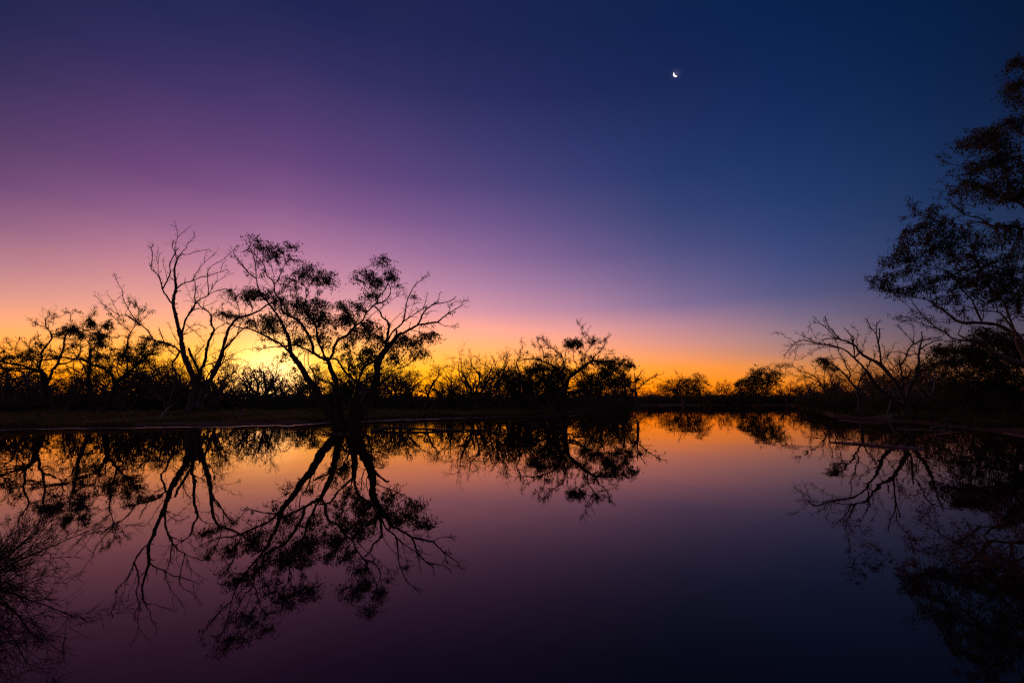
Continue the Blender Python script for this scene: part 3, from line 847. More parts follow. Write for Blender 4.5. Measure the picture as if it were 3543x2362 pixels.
    cl('D', '400 420 90 75 1.25; 520 470 90 80 1.25; 600 530 60 70 1.2; 210 480 60 45 1; 780 430 85 65 1.2; 700 400 60 50 .8; 640 190 90 55 .8; 720 240 45 50 .7; 560 270 60 35 .6; 460 570 110 50 .7; 820 500 50 40 .9;'
            '420 750 90 60 1.25; 550 790 70 60 1; 230 920 115 80 1.3; 340 970 60 60 .7; 20 910 60 60 .8; 90 1100 120 90 1.1; 470 1190 110 70 1.1; 570 1240 60 60 .9; 200 1180 70 60 .9; 380 1250 90 80 .9; 270 1340 120 70 .7; 450 1390 120 80 .7;'
            '920 610 90 40 .12; 1150 780 60 60 .1; 1390 1390 100 50 .9; 1240 1380 60 45 .6; 1120 1470 80 80 1; 960 1420 100 70 .9; 870 1500 90 60 1; 1470 1400 40 50 .6; 600 1440 60 70 .7')
    cl('E', '60 40 60 50 .8; 220 70 80 60 1; 500 170 60 70 1.1; 480 240 70 40 .8; 330 420 50 45 .8; 820 170 90 80 1; 900 270 50 70 .7; 640 180 60 60 .6; 1200 250 90 80 1.1; 1300 170 80 50 .9;'
            '1180 445 65 38 1.8; 1285 570 80 60 1.5; 1480 370 130 90 1; 1340 490 60 50 1; 1540 480 100 60 1; 1700 280 110 60 1; 1800 390 100 80 1.1; 1880 500 80 60 .9; 1930 200 80 80 .9; 2080 260 60 60 1; 2070 380 70 60 1; 2190 380 80 50 .7;'
            '2280 170 60 45 .9; 2180 180 60 45 .8; 440 610 60 40 .6; 1130 820 90 80 .9; 1180 900 100 90 .7; 1060 700 60 60 .5; 760 590 90 60 .45; 570 250 60 70 .6; 1450 130 90 60 .8; 1650 170 60 50 .6; 980 140 60 50 .5; 2250 420 60 30 .5')
build_big_gum()

# ------------------------------------------------------------------ trees at the left edge
def build_left_trees():
    t = Tree('mistletoe_tree', 'twisted bare tree with wispy crown at the far left edge of the picture', 42, (150, 1395), M_DARKBARK, M_DARKLEAF)
    b = t.branch
    b('F', '520,1230 530,1100 530,980 520,880 470,820', 20, 15, 'trunk', tw=0, dz=0, flare=.4)
    for c, p, w0, w1 in [
     ('F', '480,840 460,780 490,690 490,620 540,540 600,460 610,410 570,340 540,290 540,220 580,170 570,120', 10, 1.5),
     ('F', '560,960 600,880 620,810 680,750 710,660 750,560 760,440 800,380 850,330', 12, 4),
     ('F', '680,750 800,730 890,690 920,660 1000,690', 7, 3), ('F', '540,300 460,290 400,260 340,210', 2.4, 1.1),
     ('F', '850,330 855,300 830,220 830,150 790,140', 2.4, 1.1), ('F', '850,340 890,320 980,270 1040,220 1090,150', 2.8, 1.1), ('F', '560,190 620,160 680,200', 1.5, 1), ('F', '835,180 880,130 940,140', 1.5, 1),
     ('F', '610,430 700,410 800,390', 2.4, 1.6), ('F', '555,250 600,230 660,190', 1.8, 1),
     ('F', '530,900 430,820 330,790 240,760 120,740 0,710 -80,700', 10, 6), ('F', '430,830 300,800 150,800 0,800 -60,790', 6, 4), ('F', '430,840 200,830 80,810 0,770', 5, 3),
     ('F', '470,800 400,720 350,680 320,640 380,600 330,540 290,480', 6, 1.4), ('F', '360,700 300,630 180,580 100,510 60,460', 3, 1), ('F', '180,600 190,520 240,440', 2, 1),
     ('F', '350,560 360,480 420,440', 2, 1), ('F', '500,640 420,540 430,480', 2.5, 1), ('F', '490,700 600,690 700,680', 5, 4), ('F', '120,740 150,660 60,600 0,540', 2.6, 1), ('F', '540,540 470,500 440,380', 2, 1),
     ('F', '760,440 690,440 640,420 560,440', 2, 1), ('F', '760,510 860,500 930,440', 3, 1.2), ('F', '710,640 640,600 590,590 550,560', 2.6, 1)]:
        b(c, p, w0, w1, tw=1.0 if w0 < 7 else .5, tl=1.25, lf=.02)
    t.clump('F', '830 325 70 40 1.9; 780 330 40 30 1.5; 880 360 40 40 1.5; 985 380 32 42 2; 710 370 45 32 .8; 380 600 55 40 .9; 150 655 70 26 1; 240 655 40 26 1; 50 670 50 30 .7; 640 640 60 28 .6; 330 680 40 50 .8; 20 620 40 40 .5; 470 520 50 40 .3', ll=.2, lw=.05)

    t = Tree('mistletoe_tree', 'slender tree holding round dark mistletoe clumps, just left of the leaning tree', 40, (322, 1440), M_DARKBARK, M_DARKLEAF)
    b = t.branch
    b('F', '1110,1365 1090,1230 1060,1050 1040,900', 15, 12, 'trunk', tw=0, dz=0, flare=.3)
    for c, p, w0, w1 in [
     ('F', '1040,900 1060,780 1060,700 1065,600 1070,570', 11, 8), ('F', '1068,590 1050,500 990,440 960,400', 3.5, 1.4), ('F', '1080,585 1150,500 1220,440 1300,370 1350,330', 4, 1.2),
     ('F', '1030,850 980,760 920,680 870,620 810,610 800,560', 7, 2), ('F', '920,660 950,600 950,560 1040,520 1080,460', 4.4, 1.4), ('F', '880,620 850,560 900,520 880,480', 3, 1.2),
     ('F', '1068,560 1060,470 1075,380', 3, 1.2), ('F', '1030,800 1030,700 1060,640', 4, 3), ('F', '1160,480 1170,400 1110,310 1080,270', 2.4, 1), ('F', '1225,420 1240,330 1200,280', 1.8, 1),
     ('F', '1040,880 900,830 820,790 740,850 640,840', 4, 1.4), ('F', '1060,760 1130,690 1140,640', 3, 2), ('F', '870,610 830,640 760,590 700,560', 2.4, 1), ('F', '960,410 930,380 860,370', 2, 1.2),
     ('F', '1030,300 1060,250 1100,160 1130,130', 1.6, 1), ('F', '990,430 940,500 900,560', 2, 1)]:
        b(c, p, w0, w1, tw=1.0 if w0 < 7 else .6, tl=1.2, lf=.03)
    t.clump('F', '1060 265 50 42 2; 1255 262 45 28 1.6; 1200 305 30 24 1.3; 1170 430 58 55 1.8; 1190 500 60 50 1.2; 1130 640 70 60 .9; 1150 400 40 30 1; 850 520 40 24 .8; 930 380 30 26 .8; 1280 310 25 22 .8; 1080 800 50 40 .8', ll=.2, lw=.05)

    t = Tree('leaning_tree', 'leaning tree with feathery twig crown just left of the tall bare dead gum', 39, (350, 1447), M_DARKBARK, M_DARKLEAF)
    b = t.branch
    b('F', '1170,1400 1240,1280 1310,1150 1350,1030 1370,960', 20, 15, 'trunk', tw=0, dz=0, flare=.3)
    for c, p, w0, w1 in [
     ('F', '1360,990 1340,920 1300,850 1200,790 1090,750 960,690 840,685 740,670 600,690 480,700 350,690', 13, 2.6),
     ('F', '1370,970 1450,900 1520,840 1600,770 1700,690 1800,600 1880,560', 13, 3), ('B', '180,580 260,550 400,520 500,530', 3, 1.4), ('B', '0,700 60,600 120,540 230,470', 5, 2),
     ('F', '1500,850 1500,700 1480,620 1500,520 1510,450 1540,380 1590,290 1600,200', 8, 2.2),
     ('F', '1600,250 1640,180 1700,120 1720,60', 2, 1), ('F', '1600,200 1640,130 1600,60 1560,30', 1.8, 1), ('1', '925,830 990,770 1030,740', 2, 1), ('1', '940,790 940,720 900,650', 2, 1), ('1', '850,750 880,690 860,640', 1.6, 1),
     ('F', '1530,360 1430,280 1370,220 1290,140 1240,80', 3.6, 1.2), ('F', '1510,445 1440,410 1370,430 1260,425', 2.4, 1), ('F', '1370,220 1400,190 1390,160', 1.6, 1), ('F', '1500,320 1440,260 1480,240', 1.8, 1),
     ('F', '1400,930 1340,880 1290,700 1320,560', 3.4, 1.2), ('F', '1590,780 1640,600 1620,500', 3, 1.2), ('F', '1700,690 1690,560 1700,480', 3, 1.2), ('F', '1450,900 1560,880 1680,930', 3, 1.4), ('F', '1100,760 1060,850 1000,860', 3, 1.4)]:
        b(c, p, w0, w1, tw=1.0 if w0 < 7 else .5, tl=1.15, lf=.03)
    t.clump('F', '1440 580 50 55 1.3; 1440 660 50 50 1.2; 1540 650 60 50 .8; 1680 530 50 60 .8; 1600 700 60 60 .7; 1230 660 60 50 .6; 1320 760 70 50 .7; 1250 850 80 60 .8; 1330 570 30 30 .5; 1550 560 50 30 .4', ll=.2, lw=.05)
    t.clump('B', '60 470 60 50 .9; 90 580 60 50 .9; 190 540 60 40 .8; 20 640 50 60 .9; 140 660 70 50 .8', ll=.2, lw=.05)
build_left_trees()

# ------------------------------------------------------------------ spreading tree in the middle
def build_mid():
    t = Tree('spreading_tree', 'dark broad tree with crooked bare top branches near the picture centre', 45, (1948, 1438), M_DARKBARK, M_DARKLEAF)
    b = t.branch
    b('G', '980,1345 985,1200 990,1050 1000,940', 27, 20, 'trunk', tw=0, dz=0, flare=.25)
    for c, p, w0, w1 in [
     ('G', '1000,960 1030,870 1060,800 1180,710 1280,640 1380,580 1500,590 1640,580 1700,620', 16, 3.5),
     ('G', '990,930 940,800 880,700 830,650 730,600 640,570 530,550 420,565', 13, 2),
     ('G', '890,720 950,660 975,600 960,530 900,470 800,390 760,350 690,280', 6, 1.4), ('G', '770,350 680,390 590,370 550,330', 2.2, 1), ('G', '710,590 705,480 680,400 630,340 625,280', 4, 1.2), ('G', '640,570 560,520 480,470', 2.4, 1),
     ('G', '760,350 720,330 700,290 640,270', 1.8, 1), ('G', '800,400 790,340 740,300', 1.6, 1),
     ('G', '1270,640 1275,490 1330,410 1380,330 1400,290', 5, 2), ('G', '1350,360 1290,290 1240,215 1220,110 1170,60', 3.4, 1.1), ('G', '1238,205 1300,190 1340,110', 2, 1), ('G', '1235,120 1270,80', 1.4, 1), ('G', '1275,260 1300,220', 1.4, 1),
     ('G', '1390,310 1430,290 1500,320 1540,300 1580,250', 2.4, 1.1), ('G', '1410,320 1460,340 1500,330', 1.6, 1),
     ('G', '1385,575 1390,530 1470,460 1500,410 1540,350 1545,260', 4, 1.4), ('G', '1480,420 1430,400 1385,410', 1.8, 1), ('G', '1500,420 1570,440 1640,450', 2, 1), ('G', '1260,500 1180,440 1090,390', 2.4, 1), ('G', '1270,560 1200,470 1160,420', 2, 1),
     ('G', '1010,1010 1150,1000 1240,960 1330,880 1450,850 1550,810 1620,720', 11, 4), ('G', '1290,940 1450,890 1600,890 1800,910 1900,950', 7, 2.4), ('G', '1540,810 1530,740 1450,620', 4, 1.6), ('G', '1700,620 1780,690 1800,780', 3, 1.2),
     ('G', '1180,700 1150,620 1110,560 1120,440', 2.6, 1), ('G', '950,660 1010,560 1000,460', 2.4, 1), ('G', '990,600 1040,540 1060,600', 2, 1), ('G', '880,640 870,520 890,430', 2, 1), ('G', '1210,690 1220,600 1240,500', 2.6, 1.2),
     ('G', '1060,800 960,740 1000,640', 3, 1.4), ('G', '960,900 850,860 700,840 560,900', 5, 2), ('G', '800,640 680,700 600,720 500,790', 4, 2), ('G', '1060,1050 1200,1010 1350,1010', 8, 4),
     ('G', '1640,600 1700,700 1850,720 1900,660', 2.4, 1), ('G', '1500,590 1560,500 1640,490', 2, 1), ('G', '940,1060 850,1020 760,960', 5, 2)]:
        b(c, p, w0, w1, tw=1.0 if w0 < 7 else .6, tl=1.2, lf=.03 if float(p.split()[-1].split(',')[1]) < 520 else .16)
    t.clump('G', '1050 320 60 45 1.4; 1130 320 60 45 1.4; 1220 330 55 45 1.3; 1020 370 35 45 1; 1360 305 45 28 1; 520 690 60 40 1.4; 590 720 60 40 1.2; 700 670 80 40 1; 780 500 50 50 .6; 880 720 80 80 1.3; 950 790 90 90 1.3;'
            '1090 730 90 70 1; 1260 710 80 60 1; 1320 800 90 60 1; 700 780 80 70 .8; 800 860 90 60 .8; 1210 840 70 70 .9; 1450 600 80 50 .9; 1600 600 80 60 1; 1600 710 100 80 1; 1700 650 60 50 .9; 1750 780 80 70 .9; 1830 620 70 45 .5; 1820 560 50 25 .6;'
            '1900 620 50 40 .4; 1650 860 100 60 1; 1500 760 80 70 .7; 1850 850 70 60 .7; 1000 680 60 50 .8; 640 620 60 50 .7; 1420 900 90 50 .8; 650 900 90 60 .8; 1240 560 40 40 .4; 1330 520 50 30 .5; 860 950 80 60 1', den=1.05, ll=.24, lw=.06)

    t = Tree('crooked_tree', 'bare crooked tree with hooked top just left of the spreading tree', 56, (1796, 1408), M_DARKBARK, M_DARKLEAF)
    b = t.branch
    b('G', '370,1195 378,1080 388,980 395,890', 12, 8, 'trunk', tw=0, dz=0, flare=.2)
    for c, p, w0, w1 in [
     ('G', '395,890 385,750 350,650 345,590 390,520 390,440 425,400 400,280', 6, 1.3), ('G', '400,880 500,780 600,710', 4.5, 2), ('G', '410,900 450,870 520,850 600,830', 4, 2), ('G', '425,320 450,350 475,390', 1.5, 1),
     ('G', '385,510 330,460 290,420', 2, 1), ('G', '360,580 440,565 520,550', 2.4, 1.6), ('G', '375,960 300,860 280,760 200,640', 4, 1.4), ('G', '370,560 300,570 200,560', 1.8, 1), ('G', '425,410 400,350 420,300', 1.6, 1)]:
        b(c, p, w0, w1, tw=.5, tl=1.1)
    t.clump('G', '370 780 50 40 .9; 560 700 50 40 .8; 250 880 60 60 .7; 500 940 80 50 .8', ll=.28, lw=.07)

    t = Tree('forked_dead_stump', 'broken dead tree with bare snapped branches at the end of the point', 48, (2205, 1425), M_DEAD, M_DARKLEAF)
    b = t.branch
    b('G', '1985,1270 1975,1120 1960,1000', 12, 9, 'trunk', tw=0, dz=0)
    for c, p, w0, w1 in [('G', '1960,1010 1950,850 1940,740', 5, 3), ('G', '1965,970 2040,910 2130,840 2200,790 2330,760', 5, 1.5), ('G', '1955,860 1990,800 2040,715', 4.5, 3), ('G', '2040,900 2160,890 2200,860', 3, 1.2),
                         ('G', '2060,860 2150,820 2220,800 2260,740', 2.6, 1), ('G', '2220,810 2290,830 2320,860', 2, 1), ('G', '1960,1000 1880,940 1830,900', 4, 2), ('G', '2000,960 2080,950 2150,960', 3, 1.2), ('G', '1980,830 2010,820 2080,740', 2, 1)]:
        b(c, p, w0, w1, tw=.6, tl=1.0)
    t.clump('G', '1990 840 50 40 .6; 1920 980 60 50 .6', den=1.05, ll=.24, lw=.06)

    # two far trees across the open water
    t = Tree('far_gum_tree', 'pale trunked round gum across the water, left of the two that stand out', 190, (2362, 1400), M_DEAD, M_DARKLEAF)
    b = t.branch
    b('4', '520,1100 500,1040 470,990', 10, 7, 'trunk', tw=0, dz=0, flare=.4)
    for c, p, w0, w1 in [('4', '520,1095 535,1040 560,990 620,900 680,830', 7, 2), ('4', '470,990 400,900 350,830', 5, 2), ('4', '490,1010 480,900 470,800 430,740', 4, 1.2), ('4', '545,1000 560,900 540,820', 4, 1.5), ('4', '440,940 360,930 280,900', 3, 1.2), ('4', '400,860 390,780', 2, 1)]:
        b(c, p, w0, w1, tw=.08, tl=3.0, lev=2)
    t.clump('4', '560 870 110 60 .9; 680 820 55 50 1; 680 900 70 60 .9; 400 900 100 50 .9; 300 900 50 35 .8; 480 820 70 50 .35; 600 800 60 30 .4; 560 950 100 40 .8; 420 960 100 40 .8; 700 960 60 50 .8; 340 850 40 30 .5', den=1.15, ll=.55, lw=.20, twig=.8)

    t = Tree('far_gum_tree', 'leafy gum across the water with a small leaf tuft sticking out upper right', 185, (2634, 1401), M_DARKBARK, M_DARKLEAF)
    b = t.branch
    b('4', '1360,1100 1350,1050 1345,1010', 12, 9, 'trunk', tw=0, dz=0, flare=.4)
    for c, p, w0, w1 in [('4', '1345,1010 1330,950 1300,870 1290,800', 6, 2), ('4', '1365,1090 1400,1020 1430,960 1480,900 1560,810 1570,700', 7, 1.4), ('4', '1345,1000 1370,900 1360,780', 5, 2), ('4', '1340,990 1260,930 1180,850', 4, 1.5), ('4', '1420,980 1430,880 1450,780', 4, 1.5), ('4', '1330,1010 1230,970 1090,900', 3, 1.2), ('4', '1500,880 1590,820 1630,740', 2, 1)]:
        b(c, p, w0, w1, tw=.06, tl=2.6, lev=2)
    t.clump('4', '1350 720 70 45 1.1; 1290 760 50 45 1; 1290 820 70 50 1.1; 1400 800 60 60 1; 1450 750 35 40 .9; 1530 750 50 35 1; 1500 820 60 40 .9; 1190 820 60 40 1.1; 1130 860 50 30 1; 1220 880 70 45 1.1; 1340 880 80 50 1.1; 1160 930 70 40 .9;'
             '1440 860 60 50 .9; 1090 870 30 22 .9; 1565 655 50 24 1.1; 1270 950 80 40 .9; 1390 950 50 40 .6', den=1.15, ll=.55, lw=.20, twig=.8)
build_mid()

# ------------------------------------------------------------------ right bank
def build_right():
    t = Tree('dead_tree', 'wide bare dead tree with many broken limbs on the right bank, pale split base', 37.5, (3135, 1442), M_GREY, M_LEAF)
    b = t.branch
    b('H', '1700,1375 1690,1270 1660,1150 1625,1050 1590,960', 17, 15, 'trunk', tw=0, dz=0, flare=.9)
    b('H', '1710,1370 1700,1230 1720,1080 1760,960 1820,840 1850,720', 19, 10, 'trunk', tw=.05, dz=.8, flare=.6)
    b('H', '1690,1290 1600,1180 1450,1080 1320,980 1260,880 1200,790', 15, 9, 'trunk', tw=.1, dz=-1.5)
    for c, p, w0, w1 in [
     ('H', '1590,960 1500,860 1400,740 1310,680 1200,620 1120,560 1060,480 960,430 860,400 780,395 650,410', 15, 3),
     ('H', '1060,620 1045,480 1010,390', 6, 3.6), ('H', '1045,400 990,330 935,265', 4.5, 2.2), ('H', '1035,460 1040,365', 4, 3),
     ('H', '870,400 800,320 750,260 710,180 690,120', 5.5, 2), ('H', '830,400 770,330 700,260 620,200 550,120', 4, 1.2), ('H', '620,200 560,205 500,230 490,310', 2, 1),
     ('H', '700,250 690,190 670,150', 1.5, 1), ('H', '500,240 540,320 600,410', 1.5, 1), ('H', '840,390 720,350 590,345', 1.6, 1),
     ('H', '1390,710 1370,560 1350,440 1320,340 1250,250 1205,150', 8, 2.6), ('H', '1350,450 1365,340 1362,270', 5.5, 3.4), ('H', '1325,340 1330,250 1340,210 1370,185', 3.6, 2), ('H', '1330,250 1300,235 1275,225', 2.2, 1.6), ('H', '1320,280 1270,290 1240,340', 2, 1.2),
     ('H', '1200,790 1140,720 1060,640 960,550 870,510 760,480 620,460 490,430 390,420 320,460 270,510 180,610', 9, 1.2),
     ('H', '860,510 730,500 620,520 500,590 370,660', 2.6, 1.1), ('H', '770,485 620,462 560,460 400,465 190,490', 2.6, 1), ('H', '390,470 340,540 325,640 285,700', 2, 1), ('H', '620,450 500,400 420,360 340,330', 2, 1), ('H', '330,440 220,380 140,330 75,330', 1.8, 1),
     ('H', '270,510 220,570 185,635', 1.6, 1), ('H', '360,500 290,560 240,640', 1.6, 1), ('H', '560,440 460,380 420,330', 1.5, 1), ('H', '700,480 560,530 470,590', 1.5, 1),
     ('H', '1850,720 1850,600 1870,480 1890,400 1880,310', 9, 3), ('H', '1650,990 1640,820 1620,740 1610,660', 9, 5.5), ('H', '1640,710 1700,600 1740,500 1860,430 2000,400 2138,375', 6.5, 2.4), ('H', '1720,600 1860,580 1980,590', 4, 2),
     ('H', '1870,520 1940,480 2030,430 2138,400', 5, 3), ('H', '1780,450 1790,300 1770,220', 3, 1.2), ('H', '1780,440 1700,350 1630,280 1600,230', 3.4, 1.4), ('H', '1630,270 1600,250 1575,230', 1.6, 1), ('H', '1690,880 1690,820 1685,770', 5, 4), ('H', '1860,800 1980,740 2080,700', 5.5, 2.4),
     ('H', '1240,700 1290,640 1330,560', 3.6, 1.6), ('H', '1300,610 1295,530', 3, 2), ('H', '1150,560 1080,430 1110,330 1010,230', 2, 1), ('H', '1130,580 1180,440 1200,320', 2, 1), ('H', '1380,770 1300,750 1200,720', 2.6, 1.2), ('H', '1400,750 1440,660 1500,560 1560,440', 3, 1.2),
     ('H', '1620,900 1560,760 1470,640 1480,560', 3, 1.2), ('H', '1660,780 1590,700 1540,660', 2.6, 1.2), ('H', '1750,980 1680,870 1590,850', 3, 1.4), ('H', '1860,640 1800,560 1790,470', 3, 1.4), ('H', '1760,960 1850,900 1960,830 2060,700', 4, 1.4), ('H', '1850,700 1930,640 2000,560', 3, 1.2),
     ('H', '1260,880 1150,830 1040,790 960,700', 3.4, 1.4), ('H', '1330,990 1400,880 1420,830', 4, 2), ('H', '1440,900 1500,940', 3, 1.4), ('H', '1500,860 1560,780 1640,760', 2.6, 1.2), ('H', '1710,600 1620,560 1500,570 1420,640', 3, 1.2),
     ('H', '1380,700 1430,560 1400,470', 2.6, 1), ('H', '1880,410 1830,460 1770,470', 2.4, 1.2)]:
        b(c, p, w0, w1, tw=.7 if w0 < 7 else .3, tl=.85)

    t = Tree('small_dead_tree', 'smaller forked dead tree with leaf tuft on its left limb, behind the wide one', 50, (2976, 1420), M_GREY, M_LEAF)
    b = t.branch
    b('H', '1130,1290 1110,1130 1095,1020', 13, 9, 'trunk', tw=0, dz=0, flare=.3)
    for c, p, w0, w1 in [
     ('H', '1095,1020 1000,920 960,860 860,770 780,710 680,665', 9, 3), ('H', '995,880 1000,820 950,730 930,660 870,580 850,500 830,410 790,350', 5.5, 1.4), ('H', '1095,1000 1130,900 1190,820 1220,740 1280,650', 7, 2),
     ('H', '680,665 620,640 580,640', 2, 1), ('H', '1190,830 1120,760 1080,700', 3, 1.2), ('H', '1140,900 1220,880 1300,930', 3, 1.2), ('H', '930,670 860,630 790,640 740,520', 2.6, 1), ('H', '870,780 800,800 760,880', 2.4, 1), ('H', '1000,830 1060,760 1100,700', 2, 1)]:
        b(c, p, w0, w1, tw=.5, tl=.9)
    t.clump('H', '630 650 60 30 .8; 710 650 50 32 .9; 680 710 40 40 1; 720 740 30 30 .8; 800 750 50 40 .7', ll=.22, lw=.05)

    t = Tree('arching_dead_tree', 'low arching dead tree with fine drooping twigs, farthest left on the right bank', 75, (2856, 1415), M_GREY, M_LEAF)
    b = t.branch
    b('H', '710,1250 705,1120 700,1050', 8, 6, 'trunk', tw=0, dz=0)
    for c, p, w0, w1 in [
     ('H', '700,1060 650,980 600,900 540,850 470,820 390,795 300,740 230,740', 5, 1.2), ('H', '690,1000 680,900 690,780 660,740', 4, 1.2), ('H', '620,930 520,880 430,870 320,850 250,830', 2.6, 1), ('H', '705,1040 760,900 790,800 790,720', 4, 1.4), ('H', '640,970 540,960 450,980', 2.4, 1),
     ('H', '470,820 420,770 400,730', 1.6, 1), ('H', '770,870 840,860 900,900', 2.4, 1), ('H', '560,860 580,780 540,720', 2, 1), ('H', '480,1190 490,1050 450,930 430,840', 3, 1)]:
        b(c, p, w0, w1, tw=.45, tl=1.5)

    t = Tree('overhanging_gum_tree', 'towering leafy gum tree leaning in over the water from the right edge of the picture', 24.5, (3760, 1545), M_BARK, M_LEAF, depth=.3)
    b = t.branch
    b('P', '3780,1560 3740,1450 3680,1380 3630,1330 3580,1280 3540,1210 3520,1170', 60, 19, 'trunk', tw=0, dz=0, flare=.2)
    b('P', '3790,1560 3770,1300 3720,1050 3700,850 3680,600 3640,350 3620,200', 60, 16, 'trunk', tw=0, dz=.5, flare=.2)
    b('P', '3770,1540 3700,1420 3640,1330 3560,1270 3500,1248 3440,1222 3400,1190 3360,1178', 30, 13, 'trunk', tw=.1, dz=-1)
    for c, p, w0, w1 in [
     ('I', '1740,1560 1700,1440 1600,1390 1480,1330 1300,1310 1080,1300 940,1210 860,1150 790,1120 780,1080', 19, 5), ('I', '790,1100 700,1050 580,1030 480,1000 300,970 210,940', 5, 1.4), ('I', '300,960 200,930 120,880 60,840 25,795', 2.4, 1), ('I', '210,940 120,920 60,960', 1.6, 1),
     ('I', '1680,1420 1600,1230 1560,1110 1500,1020 1400,930 1320,850 1290,740 1240,600 1200,500', 9, 2), ('I', '1670,1400 1560,1260 1480,1190 1360,1180 1250,1160 1100,1120 900,1110 700,1140', 7, 1.6),
     ('I', '1310,1300 1260,1200 1200,1060 1100,960 1050,870 990,780 900,740 780,690 650,670 540,640', 8, 1.6), ('I', '1040,880 1060,780 1000,640 980,560', 3.6, 1.4), ('I', '800,1110 820,1030 760,950 750,880', 4, 1.4), ('I', '820,700 760,560 720,440', 3, 1.2),
     ('J', '1130,385 1000,370 940,345 870,310', 13, 4), ('J', '1150,385 900,378 720,380', 5, 2), ('I', '1220,1510 1010,1480 940,1440 820,1360 720,1280 640,1190 580,1120 540,1060 470,1010', 7, 1.4), ('I', '820,1370 700,1330 600,1290 500,1250 420,1245 330,1260', 2.6, 1),
     ('I', '1000,1300 850,1300 700,1260 560,1240', 3, 1), ('I', '950,1430 860,1380 700,1350 560,1290 380,1280', 2.4, 1), ('I', '1060,1400 1120,1250 1100,1150', 4, 2), ('I', '640,1200 560,1180 470,1080 350,1040', 2.4, 1),
     ('I', '1300,1310 1330,1200 1290,1060 1200,1000', 4, 1.6), ('I', '1480,1190 1440,1080 1290,1100 1250,1000', 3, 1.4), ('I', '1560,1250 1480,1300 1490,1400 1470,1470', 4, 2), ('I', '1480,1020 1600,900 1650,780', 3, 1.4),
     ('I', '1500,1330 1560,1260 1700,1180', 4, 2),
     ('P', '3690,880 3600,810 3543,792 3490,782 3425,780 3400,770', 12, 6), ('I', '1400,250 1320,220 1200,220 1110,245 960,225 830,240 740,235 640,230 530,260 460,300', 5.5, 1.1), ('I', '1390,240 1290,170 1170,150 1080,100 980,20 930,0', 5, 2.6), ('6', '660,910 600,850 540,845', 2.6, 1.4),
     ('I', '850,220 730,170 620,130 580,60 500,20', 3, 1.4), ('I', '640,140 500,170 430,150', 1.6, 1), ('I', '1100,110 1090,40 1060,0', 3, 2.4), ('6', '670,900 665,850 600,790 560,750', 2.6, 1), ('I', '580,60 600,20 560,0', 1.6, 1), ('6', '600,800 540,800 495,790', 1.6, 1),
     ('6', '420,905 400,850 370,830', 1.4, 1), ('6', '435,935 350,940', 1.4, 1),
     ('P', '3700,850 3640,760 3560,720 3543,712 3500,680 3480,600 3460,560', 12, 3), ('6', '940,780 900,690 870,620 860,540', 4, 1.6), ('6', '940,850 900,830 840,740 700,680 600,650 550,620', 5, 1.2), ('6', '960,860 860,820 760,780', 3, 1.2), ('6', '860,610 800,570 750,540', 3, 1.2),
     ('P', '3660,500 3600,480 3543,470 3510,430 3500,400', 8, 3), ('P', '3650,420 3580,350 3543,300 3500,290', 7, 2), ('P', '3640,320 3560,260 3520,220 3510,210', 6, 1.6), ('6', '1008,310 960,260 910,200 840,215', 2, 1), ('6', '985,640 985,560 1000,480', 3, 1.4), ('6', '690,690 620,690 600,700', 1.6, 1), ('6', '680,745 640,720 600,715', 1.4, 1)]:
        b(c, p, w0, w1, tw=.5 if w0 < 7 else .3, tl=.7, lf=.2 if c in 'I6P' else .1)
    cl = t.clump
    cl('6', '975 90 42 28 1.2; 940 125 25 22 .9; 985 220 60 35 1; 930 240 30 22 .8; 910 280 24 24 1; 960 300 40 28 .9; 975 330 30 14 .8; 930 430 50 26 1; 985 430 40 40 1.1; 880 440 40 22 .9; 820 490 60 32 1.1; 740 510 60 32 1.1; 690 550 30 28 1; 780 560 60 26 .9; 860 540 50 26 .8;'
            '920 540 30 26 .8; 900 590 50 30 .9; 830 640 70 30 1.1; 760 660 50 26 1; 900 650 60 30 1.1; 980 660 40 40 1; 950 740 50 40 1.1; 720 710 40 26 .9; 650 790 40 26 1.1; 700 770 50 28 1; 760 790 50 30 1; 830 760 60 30 1; 800 830 50 24 .8; 860 830 50 26 .9; 940 830 60 30 1; 985 800 40 40 1', den=.95, ll=.25, lw=.052)
